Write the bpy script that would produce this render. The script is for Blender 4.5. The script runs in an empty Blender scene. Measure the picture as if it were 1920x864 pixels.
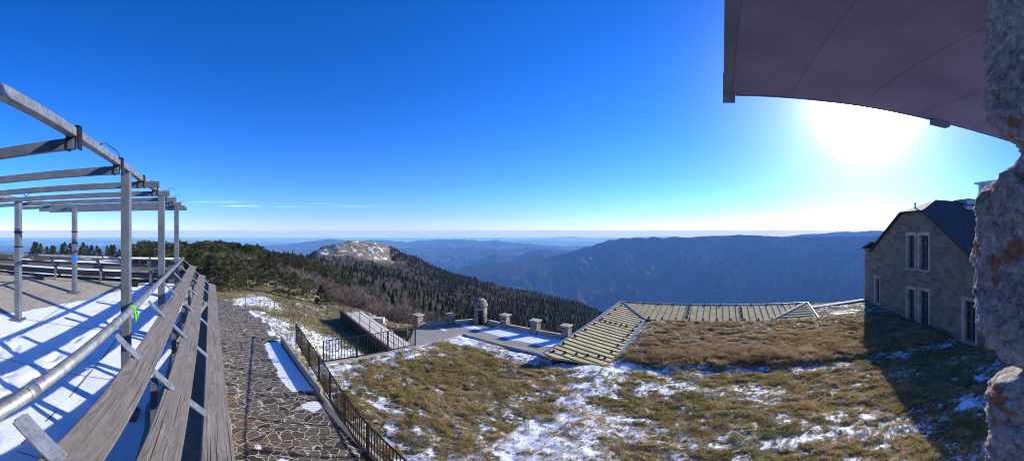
import bpy, math, random
import numpy as np
from mathutils import Vector

random.seed(7)
rng = np.random.default_rng(11)
R = math.radians
scene = bpy.context.scene
COL = scene.collection

# ---------------------------------------------------------------- frame: the buildings' grid is turned 37 degrees from the view axis
VV = np.array([math.sin(R(37)), math.cos(R(37))])
UU = np.array([math.sin(R(-53)), math.cos(R(-53))])

def L(a, b, z):
    return (a * VV[0] + b * UU[0], a * VV[1] + b * UU[1], z)

def LA(a, b):
    a = np.asarray(a, float); b = np.asarray(b, float)
    return a * VV[0] + b * UU[0], a * VV[1] + b * UU[1]

def to_ab(x, y):
    return x * VV[0] + y * VV[1], x * UU[0] + y * UU[1]

# ---------------------------------------------------------------- noise
def _hash(ix, iy, seed):
    h = (ix.astype(np.int64) * 374761393 + iy.astype(np.int64) * 668265263 + seed * 1274126177) & 0xFFFFFFFF
    h = ((h ^ (h >> 13)) * 1103515245) & 0xFFFFFFFF
    h = ((h ^ (h >> 16)) * 2246822519) & 0xFFFFFFFF
    return ((h ^ (h >> 15)) & 0xFFFFFF) / float(0xFFFFFF)

def noise2(x, y, seed=0):
    x = np.asarray(x, float); y = np.asarray(y, float)
    ix = np.floor(x); iy = np.floor(y)
    fx = x - ix; fy = y - iy
    fx = fx * fx * (3 - 2 * fx); fy = fy * fy * (3 - 2 * fy)
    a = _hash(ix, iy, seed); b = _hash(ix + 1, iy, seed)
    c = _hash(ix, iy + 1, seed); d = _hash(ix + 1, iy + 1, seed)
    return (a * (1 - fx) + b * fx) * (1 - fy) + (c * (1 - fx) + d * fx) * fy

def fbm(x, y, seed=0, oct=5, gain=0.5):
    s = 0; amp = 1; tot = 0
    for o in range(oct):
        s = s + amp * noise2(x * 2 ** o + 17.3 * o, y * 2 ** o - 9.1 * o, seed + o); tot += amp; amp *= gain
    return s / tot

def ridged(x, y, seed=0, oct=5):
    s = 0; amp = 1; tot = 0
    for o in range(oct):
        s = s + amp * (1 - np.abs(2 * noise2(x * 2 ** o + 5.3 * o, y * 2 ** o - 3.7 * o, seed + o) - 1)); tot += amp; amp *= 0.5
    return s / tot

def sstep(x, a, b):
    t = np.clip((np.asarray(x, float) - a) / (b - a), 0, 1)
    return t * t * (3 - 2 * t)

# ---------------------------------------------------------------- materials
class NT:
    def __init__(s, name):
        s.m = bpy.data.materials.new(name); s.m.use_nodes = True
        s.t = s.m.node_tree; s.t.nodes.clear()
        s.out = s.t.nodes.new('ShaderNodeOutputMaterial')
        s.p = s.t.nodes.new('ShaderNodeBsdfPrincipled')
        s.t.links.new(s.p.outputs[0], s.out.inputs[0])
    def n(s, typ, **kw):
        nd = s.t.nodes.new(typ)
        for k, v in kw.items(): setattr(nd, k, v)
        return nd
    def l(s, a, b): s.t.links.new(a, b)
    def coord(s, kind='Object'):
        return s.n('ShaderNodeTexCoord').outputs[kind]
    def uv(s, sc=(1, 1, 1), rot=0):
        mp = s.n('ShaderNodeMapping'); mp.inputs['Scale'].default_value = sc; mp.inputs['Rotation'].default_value = (0, 0, rot)
        s.l(s.coord('UV'), mp.inputs[0]); return mp.outputs[0]
    def obj(s, sc=(1, 1, 1)):
        mp = s.n('ShaderNodeMapping'); mp.inputs['Scale'].default_value = sc
        s.l(s.coord('Object'), mp.inputs[0]); return mp.outputs[0]
    def noise(s, vec, scale, detail=6, rough=0.6, out='Fac'):
        nd = s.n('ShaderNodeTexNoise'); nd.inputs['Scale'].default_value = scale
        nd.inputs['Detail'].default_value = detail; nd.inputs['Roughness'].default_value = rough
        s.l(vec, nd.inputs['Vector']); return nd.outputs[out]
    def ramp(s, fac, stops, mode='LINEAR'):
        nd = s.n('ShaderNodeValToRGB'); cr = nd.color_ramp; cr.interpolation = mode
        while len(cr.elements) < len(stops): cr.elements.new(0.5)
        for e, (p, c) in zip(cr.elements, stops):
            e.position = p; e.color = (c[0], c[1], c[2], 1) if isinstance(c, (tuple, list)) else (c, c, c, 1)
        s.l(fac, nd.inputs[0]); return nd.outputs[0]
    def mix(s, fac, a, b, mode='MIX'):
        nd = s.n('ShaderNodeMix', data_type='RGBA', blend_type=mode)
        for i, v in ((0, fac), (6, a), (7, b)):
            if hasattr(v, 'is_output'): s.l(v, nd.inputs[i])
            elif isinstance(v, (tuple, list)): nd.inputs[i].default_value = (v[0], v[1], v[2], 1)
            else: nd.inputs[i].default_value = v
        return nd.outputs[2]
    def math(s, op, a, b=0.0, c=None, clamp=False):
        nd = s.n('ShaderNodeMath', operation=op); nd.use_clamp = clamp
        for i, v in ((0, a), (1, b), (2, c)):
            if v is None: continue
            if hasattr(v, 'is_output'): s.l(v, nd.inputs[i])
            else: nd.inputs[i].default_value = v
        return nd.outputs[0]
    def attr(s, name, out='Fac'):
        nd = s.n('ShaderNodeAttribute'); nd.attribute_name = name; return nd.outputs[out]
    def bump(s, h, strength=0.5, dist=0.02):
        nd = s.n('ShaderNodeBump'); nd.inputs['Strength'].default_value = strength; nd.inputs['Distance'].default_value = dist
        s.l(h, nd.inputs['Height']); s.l(nd.outputs[0], s.p.inputs['Normal'])
    def base(s, c, rough=0.8, metal=0.0, spec=None):
        if hasattr(c, 'is_output'): s.l(c, s.p.inputs['Base Color'])
        else: s.p.inputs['Base Color'].default_value = (c[0], c[1], c[2], 1)
        if hasattr(rough, 'is_output'): s.l(rough, s.p.inputs['Roughness'])
        else: s.p.inputs['Roughness'].default_value = rough
        s.p.inputs['Metallic'].default_value = metal
        if spec is not None: s.p.inputs['Specular IOR Level'].default_value = spec
        return s.m

M = {}
def simple(name, c1, c2, scale=6, rough=0.8, bump=0.3, bdist=0.01, metal=0.0, spec=0.3):
    t = NT(name); v = t.obj(); f = t.noise(v, scale)
    t.base(t.ramp(f, [(0.3, c1), (0.7, c2)]), rough, metal, spec)
    t.bump(t.noise(v, scale * 3), bump, bdist); M[name] = t.m; return t.m

# galvanised steel
t = NT('galvanised'); v = t.obj()
f = t.noise(v, 14, 5, 0.65); g = t.noise(v, 90, 3)
vo = t.n('ShaderNodeTexVoronoi'); vo.inputs['Scale'].default_value = 60; t.l(v, vo.inputs['Vector'])
c = t.ramp(f, [(0.3, (0.14, 0.155, 0.165)), (0.5, (0.22, 0.24, 0.25)), (0.72, (0.32, 0.34, 0.35))])
c = t.mix(0.25, c, vo.outputs['Color'], 'OVERLAY'); hs = t.n('ShaderNodeHueSaturation'); hs.inputs['Saturation'].default_value = 0.35; t.l(c, hs.inputs['Color'])
t.base(hs.outputs[0], t.ramp(g, [(0.3, 0.42), (0.7, 0.62)]), 0.55); t.bump(g, 0.15, 0.002); M['galv'] = t.m

# pergola steel: bluish grey with streaks
t = NT('pergola_steel'); v = t.obj((1, 1, 1)); f = t.noise(v, 5, 6, 0.7); g = t.noise(v, 60, 4)
t.base(t.ramp(f, [(0.3, (0.085, 0.10, 0.12)), (0.55, (0.13, 0.15, 0.17)), (0.8, (0.19, 0.21, 0.23))]), 0.5, 0.25); t.bump(g, 0.2, 0.002); M['psteel'] = t.m

# weathered boards: grain runs along local U (UV x)
def wood(name, cols, rough=0.85, along=1.1, across=38):
    t = NT(name); v = t.uv((along, across, 1))
    wn = t.noise(t.uv((0.6, 6, 1)), 3, 3)
    mp = t.n('ShaderNodeVectorMath', operation='ADD'); t.l(v, mp.inputs[0])
    cb = t.n('ShaderNodeCombineXYZ'); t.l(t.math('MULTIPLY', wn, 5.0), cb.inputs[1]); t.l(cb.outputs[0], mp.inputs[1])
    f = t.noise(mp.outputs[0], 1.6, 9, 0.72); f2 = t.noise(t.uv((0.5, 3, 1)), 2, 4)
    c = t.ramp(f, [(0.28, cols[0]), (0.46, cols[1]), (0.6, cols[2]), (0.78, cols[3])])
    c = t.mix(t.math('MULTIPLY', f2, 0.55), c, cols[1], 'MIX')
    crack = t.noise(t.uv((0.35, 30, 1)), 2.2, 3, 0.5); ck = t.ramp(crack, [(0.63, 0.0), (0.67, 1.0)])
    c = t.mix(ck, c, (0.035, 0.03, 0.027))
    t.base(c, rough, 0, 0.2); t.bump(t.math('SUBTRACT', f, t.math('MULTIPLY', ck, 0.6)), 0.75, 0.006); M[name] = t.m
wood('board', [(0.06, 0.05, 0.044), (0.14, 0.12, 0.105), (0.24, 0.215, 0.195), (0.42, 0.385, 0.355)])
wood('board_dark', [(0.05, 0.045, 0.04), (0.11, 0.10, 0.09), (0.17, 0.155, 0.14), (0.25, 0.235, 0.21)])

# crazy paving
t = NT('crazy_paving'); v = t.uv()
nz = t.noise(v, 1.6, 3, 0.5, 'Color'); vm = t.n('ShaderNodeVectorMath', operation='MULTIPLY_ADD')
t.l(nz, vm.inputs[0]); vm.inputs[1].default_value = (0.5, 0.5, 0); t.l(v, vm.inputs[2])
def vor(feat, scale=3.8):
    nd = t.n('ShaderNodeTexVoronoi', feature=feat); nd.inputs['Scale'].default_value = scale; nd.inputs['Randomness'].default_value = 0.95
    t.l(vm.outputs[0], nd.inputs['Vector']); return nd
ve = vor('DISTANCE_TO_EDGE'); vc = vor('F1')
jn = t.noise(v, 9, 4)
edge = t.math('ADD', ve.outputs['Distance'], t.math('MULTIPLY', t.math('SUBTRACT', jn, 0.5), 0.045))
joint = t.ramp(edge, [(0.018, 1.0), (0.042, 0.0)])
sx = t.n('ShaderNodeSeparateXYZ'); t.l(vc.outputs['Color'], sx.inputs[0])
stc = t.ramp(sx.outputs[0], [(0.0, (0.05, 0.043, 0.036)), (0.3, (0.10, 0.08, 0.058)), (0.55, (0.15, 0.12, 0.085)), (0.78, (0.13, 0.115, 0.09)), (0.93, (0.15, 0.10, 0.06)), (1.0, (0.20, 0.11, 0.055))])
stn = t.noise(v, 22, 6, 0.7)
stc = t.mix(0.6, stc, t.ramp(stn, [(0.3, 0.25), (0.7, 0.8)]), 'OVERLAY')
rust = t.ramp(t.noise(v, 1.9, 5, 0.7), [(0.62, 0.0), (0.74, 0.5)])
stc = t.mix(t.math('MULTIPLY', rust, sx.outputs[1]), stc, (0.17, 0.085, 0.04))
jc = t.ramp(t.noise(v, 30, 4), [(0.3, (0.42, 0.35, 0.23)), (0.7, (0.66, 0.58, 0.43))])
c = t.mix(joint, stc, jc)
fr = t.attr('snow'); sn = t.math('ADD', fr, t.math('MULTIPLY', t.math('SUBTRACT', t.noise(v, 7, 6, 0.7), 0.5), 0.7)); snf = t.ramp(sn, [(0.48, 0.0), (0.56, 1.0)])
c = t.mix(snf, c, (0.8, 0.83, 0.88))
t.base(c, t.ramp(joint, [(0, 0.8), (1, 0.95)]), 0, 0.12)
t.bump(t.math('ADD', t.math('MULTIPLY', joint, -0.5), t.math('MULTIPLY', stn, 0.5)), 0.6, 0.02); M['paving'] = t.m

# ground with snow attribute
def ground(name, cols, snowcol=(0.80, 0.83, 0.88), nscale=1.0, sharp=0.06, amp=0.75, brough=0.95, extra=None):
    t = NT(name); v = t.obj()
    f = t.noise(v, 0.9 * nscale, 8, 0.7); g = t.noise(v, 9 * nscale, 8, 0.75); h = t.noise(v, 45 * nscale, 5, 0.7)
    c = t.ramp(t.math('ADD', t.math('MULTIPLY', f, 0.45), t.math('MULTIPLY', g, 0.55)), [(0.34, cols[0]), (0.45, cols[1]), (0.55, cols[2]), (0.68, cols[3])])
    c = t.mix(0.5, c, t.ramp(h, [(0.3, 0.2), (0.7, 0.8)]), 'OVERLAY')
    s = t.attr('snow')
    s2 = t.math('ADD', s, t.math('MULTIPLY', t.math('SUBTRACT', t.math('ADD', t.math('MULTIPLY', g, 0.6), t.math('MULTIPLY', h, 0.4)), 0.5), amp))
    sf = t.ramp(s2, [(0.5 - sharp, 0.0), (0.5 + sharp, 1.0)])
    c = t.mix(sf, c, snowcol)
    t.base(c, t.ramp(sf, [(0, brough), (1, 0.6)]), 0, 0.2)
    t.bump(t.math('ADD', t.math('MULTIPLY', t.math('ADD', g, t.math('MULTIPLY', h, .35)), 0.6), t.math('MULTIPLY', sf, 0.5)), 0.9, 0.05 / max(nscale, .05) * .5); M[name] = t.m
ground('turf', [(0.03, 0.026, 0.014), (0.075, 0.062, 0.03), (0.15, 0.12, 0.06), (0.24, 0.17, 0.09)], amp=2.3, sharp=0.06)
ground('straw', [(0.07, 0.058, 0.03), (0.16, 0.13, 0.07), (0.28, 0.235, 0.135), (0.42, 0.36, 0.22)], nscale=0.8)
ground('terrace_floor', [(0.26, 0.22, 0.17), (0.33, 0.285, 0.22), (0.39, 0.345, 0.27), (0.45, 0.40, 0.32)], nscale=0.7, sharp=0.035, amp=0.32)
ground('plaza_floor', [(0.20, 0.185, 0.165), (0.25, 0.232, 0.205), (0.29, 0.27, 0.24), (0.34, 0.32, 0.29)], nscale=0.5, sharp=0.05, amp=0.5)

# wide terrain: attributes snow, wood (forest floor)
t = NT('terrain'); v = t.obj()
f = t.noise(v, 0.05, 8, 0.65); g = t.noise(v, 0.6, 8, 0.7); h = t.noise(v, 5, 6, 0.7)
straw = t.ramp(t.math('ADD', t.math('MULTIPLY', g, 0.5), t.math('MULTIPLY', h, 0.5)), [(0.36, (0.08, 0.065, 0.035)), (0.47, (0.19, 0.155, 0.085)), (0.55, (0.33, 0.28, 0.165)), (0.66, (0.45, 0.39, 0.25))])
floor_ = t.ramp(g, [(0.3, (0.035, 0.03, 0.02)), (0.55, (0.085, 0.068, 0.045)), (0.7, (0.13, 0.10, 0.07))])
c = t.mix(t.attr('wood'), straw, floor_)
s2 = t.math('ADD', t.attr('snow'), t.math('MULTIPLY', t.math('SUBTRACT', t.math('ADD', t.math('MULTIPLY', g, 0.5), t.math('MULTIPLY', h, 0.5)), 0.5), 1.9))
sf = t.ramp(s2, [(0.46, 0.0), (0.56, 1.0)])
c = t.mix(sf, c, (0.78, 0.81, 0.86)); t.base(c, 0.95, 0, 0.15); t.bump(t.math('ADD', g, h), 0.6, 0.12); M['terrain'] = t.m

t = NT('mountain_land'); v = t.obj()
f = t.noise(v, 0.0012, 10, 0.68); g = t.noise(v, 0.008, 8, 0.7)
c = t.ramp(t.math('ADD', t.math('MULTIPLY', f, 0.6), t.math('MULTIPLY', g, 0.4)), [(0.36, (0.018, 0.026, 0.014)), (0.48, (0.032, 0.036, 0.02)), (0.56, (0.06, 0.055, 0.034)), (0.63, (0.13, 0.115, 0.075)), (0.71, (0.26, 0.23, 0.17))])
t.base(c, 1.0, 0, 0.0); t.bump(g, 0.3, 15); M['mountain'] = t.m

# coursed building stone
def masonry(name, c1, c2, c3, mortar, scale=1.0, bw=0.55, bh=0.26, bumpd=0.02):
    t = NT(name); v = t.uv((scale, scale, 1))
    wob = t.noise(v, 2.5, 3, 0.5, 'Color'); vm = t.n('ShaderNodeVectorMath', operation='MULTIPLY_ADD'); t.l(wob, vm.inputs[0]); vm.inputs[1].default_value = (0.06, 0.06, 0); t.l(v, vm.inputs[2])
    b = t.n('ShaderNodeTexBrick'); t.l(vm.outputs[0], b.inputs['Vector'])
    b.inputs['Scale'].default_value = 1.0; b.inputs['Brick Width'].default_value = bw; b.inputs['Row Height'].default_value = bh
    b.inputs['Mortar Size'].default_value = 0.016; b.inputs['Mortar Smooth'].default_value = 0.4; b.inputs['Bias'].default_value = 0
    b.offset = 0.43; b.squash = 0.7; b.squash_frequency = 3
    b.inputs['Color1'].default_value = (0, 0, 0, 1); b.inputs['Color2'].default_value = (1, 1, 1, 1); b.inputs['Mortar'].default_value = (0.5, 0.5, 0.5, 1)
    n1 = t.noise(v, 3.2, 6, 0.7); n2 = t.noise(v, 26, 6, 0.7)
    col = t.ramp(t.math('ADD', t.math('MULTIPLY', b.outputs['Color'], 0.55), t.math('MULTIPLY', n1, 0.45)), [(0.2, c1), (0.5, c2), (0.8, c3)])
    col = t.mix(0.5, col, t.ramp(n2, [(0.3, 0.25), (0.7, 0.75)]), 'OVERLAY')
    col = t.mix(b.outputs['Fac'], col, mortar)
    t.base(col, 0.92, 0, 0.2)
    t.bump(t.math('SUBTRACT', t.math('MULTIPLY', n2, 0.5), b.outputs['Fac']), 0.8, bumpd); M[name] = t.m
masonry('house_stone', (0.15, 0.107, 0.072), (0.205, 0.15, 0.10), (0.27, 0.20, 0.135), (0.28, 0.215, 0.15))
masonry('rubble_stone', (0.16, 0.13, 0.10), (0.30, 0.25, 0.19), (0.46, 0.40, 0.31), (0.10, 0.085, 0.07), 1.0, 0.26, 0.17, 0.03)
masonry('dressed_stone', (0.34, 0.28, 0.21), (0.44, 0.37, 0.28), (0.54, 0.46, 0.36), (0.32, 0.28, 0.22), 1.0, 0.8, 0.4, 0.01)

simple('concrete', (0.22, 0.205, 0.18), (0.34, 0.32, 0.28), 3, 0.9)
simple('pale_concrete', (0.40, 0.36, 0.30), (0.56, 0.52, 0.45), 3, 0.9)
simple('cap_stone', (0.26, 0.22, 0.17), (0.50, 0.44, 0.34), 9, 0.92, 0.7, 0.02)
simple('rock', (0.16, 0.14, 0.11), (0.38, 0.34, 0.28), 3, 0.95, 0.9, 0.05)
simple('dark_wall', (0.045, 0.035, 0.025), (0.10, 0.075, 0.055), 6, 0.95, 0.7, 0.02)
simple('iron', (0.016, 0.014, 0.013), (0.045, 0.035, 0.03), 20, 0.55, 0.3, 0.002, 0.6)
simple('rust_iron', (0.05, 0.035, 0.028), (0.12, 0.075, 0.05), 20, 0.75, 0.3, 0.002, 0.3)
simple('slate', (0.035, 0.031, 0.03), (0.07, 0.062, 0.058), 5, 0.85, 0.6, 0.01)
simple('zinc', (0.16, 0.19, 0.22), (0.26, 0.29, 0.32), 2, 0.45, 0.2, 0.003, 0.5)
simple('window_frame', (0.13, 0.11, 0.10), (0.19, 0.17, 0.155), 8, 0.5)
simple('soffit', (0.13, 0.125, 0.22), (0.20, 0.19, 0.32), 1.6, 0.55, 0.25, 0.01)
simple('fascia', (0.10, 0.13, 0.18), (0.15, 0.19, 0.25), 2, 0.45, 0.1, 0.003, 0.3)
simple('white_panel', (0.55, 0.60, 0.64), (0.70, 0.74, 0.77), 2, 0.5, 0.05, 0.003)
simple('green_cloth', (0.05, 0.28, 0.02), (0.15, 0.52, 0.05), 30, 0.7)
simple('blue_tape', (0.02, 0.10, 0.55), (0.04, 0.18, 0.75), 30, 0.4)
simple('bark', (0.06, 0.045, 0.035), (0.16, 0.125, 0.10), 8, 0.95, 0.9, 0.03)
simple('twig', (0.10, 0.065, 0.055), (0.22, 0.155, 0.13), 1.5, 0.9)
simple('twig_grey', (0.13, 0.10, 0.085), (0.26, 0.215, 0.18), 1.5, 0.9)
t = NT('glass'); t.base((0.03, 0.04, 0.05), 0.06, 0, 0.8); M['glass'] = t.m

def thin(t, c, f):
    """thin leaves and blades let light through"""
    tr = t.n('ShaderNodeBsdfTranslucent'); t.l(c, tr.inputs['Color']); mx = t.n('ShaderNodeMixShader'); mx.inputs[0].default_value = f
    t.l(t.p.outputs[0], mx.inputs[1]); t.l(tr.outputs[0], mx.inputs[2]); t.l(mx.outputs[0], t.out.inputs[0])

def leafy(name, stops, spec=0.2):
    t = NT(name); c = t.ramp(t.attr('tint'), stops)
    oi = t.n('ShaderNodeObjectInfo'); hs = t.n('ShaderNodeHueSaturation'); t.l(c, hs.inputs['Color'])
    t.l(t.math('ADD', t.math('MULTIPLY', oi.outputs['Random'], 0.7), 0.65), hs.inputs['Value'])
    t.l(t.math('ADD', t.math('MULTIPLY', oi.outputs['Random'], 0.03), 0.485), hs.inputs['Hue'])
    t.base(hs.outputs[0], 0.75, 0, spec); thin(t, hs.outputs[0], 0.25); M[name] = t.m
leafy('pine_leaf', [(0.0, (0.010, 0.018, 0.007)), (0.45, (0.034, 0.046, 0.015)), (0.75, (0.085, 0.095, 0.03)), (1, (0.19, 0.155, 0.07))])
leafy('spruce_leaf', [(0.0, (0.014, 0.022, 0.009)), (0.5, (0.034, 0.046, 0.017)), (1, (0.08, 0.088, 0.034))])
def blades(name, stops):
    t = NT(name); c = t.ramp(t.attr('tint'), stops); t.base(c, 0.8, 0, 0.15); thin(t, c, 0.45); M[name] = t.m
blades('grass_blade', [(0.0, (0.13, 0.13, 0.03)), (0.25, (0.29, 0.25, 0.075)), (0.5, (0.44, 0.35, 0.14)), (0.62, (0.42, 0.25, 0.11)), (0.8, (0.66, 0.53, 0.29)), (1, (0.82, 0.72, 0.5))])
blades('dry_blade', [(0.0, (0.15, 0.10, 0.045)), (0.35, (0.29, 0.195, 0.09)), (0.7, (0.46, 0.33, 0.17)), (1, (0.66, 0.54, 0.34))])
blades('straw_blade', [(0.0, (0.13, 0.11, 0.05)), (0.4, (0.28, 0.235, 0.12)), (0.8, (0.46, 0.40, 0.22)), (1, (0.62, 0.56, 0.38))])
blades('mixed_wood', [(0.0, (0.014, 0.022, 0.009)), (0.35, (0.040, 0.052, 0.02)), (0.5, (0.075, 0.08, 0.032)), (0.52, (0.10, 0.078, 0.06)), (0.8, (0.19, 0.15, 0.12)), (1, (0.29, 0.235, 0.19))])

# gallery roof: planks of yellowish zinc with standing seams (seams are geometry)
t = NT('roof_plank'); v = t.obj(); f = t.noise(v, 1.2, 7, 0.7); g = t.noise(v, 12, 6, 0.7)
c = t.ramp(t.math('ADD', t.math('MULTIPLY', f, 0.5), t.math('MULTIPLY', g, 0.5)), [(0.33, (0.28, 0.22, 0.11)), (0.5, (0.43, 0.35, 0.185)), (0.67, (0.57, 0.475, 0.275))])
t.base(c, 0.85, 0.0, 0.1); t.bump(g, 0.3, 0.01); M['plank_roof'] = t.m

# near rough granite with orange lichen
t = NT('granite'); v = t.obj()
f = t.noise(v, 4, 6, 0.6); g = t.noise(v, 38, 10, 0.75); h = t.noise(v, 110, 6, 0.75)
c = t.ramp(t.math('ADD', t.math('MULTIPLY', f, 0.3), t.math('MULTIPLY', g, 0.7)), [(0.38, (0.12, 0.09, 0.08)), (0.45, (0.40, 0.32, 0.29)), (0.52, (0.62, 0.52, 0.48)), (0.60, (0.92, 0.82, 0.77))])
lv = t.noise(v, 7.5, 3, 0.45); lm = t.ramp(t.math('ADD', lv, t.math('MULTIPLY', t.math('SUBTRACT', g, 0.5), 0.12)), [(0.585, 0.0), (0.62, 0.85)])
c = t.mix(lm, c, t.ramp(g, [(0.3, (0.32, 0.11, 0.03)), (0.7, (0.62, 0.27, 0.09))]))
t.base(c, 0.9, 0, 0.3); t.bump(t.math('ADD', g, t.math('MULTIPLY', h, 0.6)), 1.0, 0.05); M['granite'] = t.m

# ---------------------------------------------------------------- mesh building
def link(o, parent=None):
    """parts are built in world coordinates: cancel the location of what holds them"""
    COL.objects.link(o)
    if parent is not None:
        o.parent = parent; w = Vector((0, 0, 0)); q = parent
        while q is not None: w += Vector(q.location); q = q.parent
        o.location = -w
    return o

def raw_mesh(name, verts, faces, mat, parent=None, attrs=None, smooth=False, uvs=None):
    """verts (N,3); faces (F,k) of one size k"""
    verts = np.asarray(verts, np.float32); faces = np.asarray(faces, np.int32)
    me = bpy.data.meshes.new(name)
    me.vertices.add(len(verts)); me.vertices.foreach_set('co', verts.ravel())
    k = faces.shape[1]
    me.loops.add(faces.size); me.loops.foreach_set('vertex_index', faces.ravel())
    me.polygons.add(len(faces)); me.polygons.foreach_set('loop_start', np.arange(0, faces.size, k, dtype=np.int32))
    me.polygons.foreach_set('loop_total', np.full(len(faces), k, np.int32))
    if smooth: me.polygons.foreach_set('use_smooth', np.ones(len(faces), bool))
    me.update(calc_edges=True)
    for nm, arr in (attrs or {}).items():
        at = me.attributes.new(nm, 'FLOAT', 'POINT'); at.data.foreach_set('value', np.asarray(arr, np.float32).ravel())
    if uvs is not None:
        ul = me.uv_layers.new(name='UVMap'); ul.data.foreach_set('uv', np.asarray(uvs, np.float32)[faces.ravel()].ravel())
    me.materials.append(M[mat])
    return link(bpy.data.objects.new(name, me), parent)

class MB:
    def __init__(s): s.v = []; s.f = []; s.uvl = []
    def add(s, verts, faces, uvs=None):
        o = len(s.v); s.v += [tuple(map(float, p)) for p in verts]
        for i, f in enumerate(faces):
            s.f.append(tuple(o + j for j in f)); s.uvl.append(uvs[i] if uvs else None)
        return s
    def boxab(s, a0, a1, b0, b1, z0, z1):
        vs = [L(a, b, z) for z in (z0, z1) for (a, b) in ((a0, b0), (a1, b0), (a1, b1), (a0, b1))]
        return s.add(vs, [(0, 1, 2, 3), (7, 6, 5, 4), (0, 4, 5, 1), (1, 5, 6, 2), (2, 6, 7, 3), (3, 7, 4, 0)])
    def prism(s, pts, zt, zb):
        """pts list of (a,b); zt, zb numbers or lists"""
        n = len(pts); T = zt if isinstance(zt, (list, tuple)) else [zt] * n; B = zb if isinstance(zb, (list, tuple)) else [zb] * n
        area = sum(pts[i][0] * pts[(i + 1) % n][1] - pts[(i + 1) % n][0] * pts[i][1] for i in range(n))
        if area < 0: pts = pts[::-1]; T = T[::-1]; B = B[::-1]
        vs = [L(a, b, z) for (a, b), z in zip(pts, T)] + [L(a, b, z) for (a, b), z in zip(pts, B)]
        fs = [tuple(range(n)), tuple(range(2 * n - 1, n - 1, -1))] + [(i, n + i, n + (i + 1) % n, (i + 1) % n) for i in range(n)]
        return s.add(vs, fs)
    def bar(s, p, q, w, h, up=(0, 0, 1)):
        """box from p to q; UV x runs along it in metres"""
        p = Vector(p); q = Vector(q); d = (q - p); ln = d.length; d.normalize()
        side = d.cross(Vector(up)); side.normalize(); u2 = side.cross(d); u2.normalize()
        vs = []
        for e in (p, q):
            for sx, sz in ((-1, -1), (1, -1), (1, 1), (-1, 1)): vs.append(e + side * (sx * w / 2) + u2 * (sz * h / 2))
        off = random.random() * 7
        fs = [(0, 3, 2, 1), (4, 5, 6, 7), (0, 1, 5, 4), (1, 2, 6, 5), (2, 3, 7, 6), (3, 0, 4, 7)]
        uv = [[(off, off), (off, off + h), (off + w, off + h), (off + w, off)]] * 2
        for k, ww in ((0, w), (1, h), (2, w), (3, h)):
            uv.append([(off, off + k), (off, off + k + ww), (off + ln, off + k + ww), (off + ln, off + k)])
        return s.add(vs, fs, uv)
    def tube(s, pts, r, n=12, caps=True):
        pts = [Vector(p) for p in pts]; rr = r if isinstance(r, (list, tuple)) else [r] * len(pts)
        vs = []; 
        for i, p in enumerate(pts):
            d = (pts[min(i + 1, len(pts) - 1)] - pts[max(i - 1, 0)]).normalized()
            ref = Vector((0, 0, 1)) if abs(d.z) < 0.9 else Vector((1, 0, 0))
            x = d.cross(ref).normalized(); y = x.cross(d).normalized()
            for k in range(n):
                an = 2 * math.pi * k / n; vs.append(p + x * (rr[i] * math.cos(an)) + y * (rr[i] * math.sin(an)))
        fs = []
        for i in range(len(pts) - 1):
            for k in range(n): fs.append((i * n + k, i * n + (k + 1) % n, (i + 1) * n + (k + 1) % n, (i + 1) * n + k))
        if caps: fs += [tuple(range(n))[::-1], tuple(range((len(pts) - 1) * n, len(pts) * n))]
        return s.add(vs, fs)
    def build(s, name, mat, parent=None, smooth=False, bevel=0.0):
        me = bpy.data.meshes.new(name); me.from_pydata(s.v, [], s.f); me.update()
        ul = me.uv_layers.new(name='UVMap')
        for p, uv in zip(me.polygons, s.uvl):
            if uv is None:
                n = p.normal; na, nb = to_ab(n.x, n.y)
                for li, vi in zip(p.loop_indices, p.vertices):
                    c = me.vertices[vi].co; a, b = to_ab(c.x, c.y)
                    ul.data[li].uv = (a, b) if abs(n.z) > 0.75 else ((b, c.z) if abs(na) > abs(nb) else (a, c.z))
            else:
                for li, w in zip(p.loop_indices, uv): ul.data[li].uv = w
            p.use_smooth = smooth
        me.materials.append(M[mat])
        o = link(bpy.data.objects.new(name, me), parent)
        if bevel: bm = o.modifiers.new('bevel', 'BEVEL'); bm.width = bevel; bm.segments = 2; bm.limit_method = 'ANGLE'
        return o

def tag(o, label=None, cat=None, group=None, kind=None):
    if label: o['label'] = label
    if cat: o['category'] = cat
    if group: o['group'] = group
    if kind: o['kind'] = kind
    return o

def thing(name, label, cat, loc=(0, 0, 0), group=None):
    o = bpy.data.objects.new(name, None); COL.objects.link(o); o.location = loc; o.empty_display_size = 0.2
    return tag(o, label, cat, group)

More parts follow.
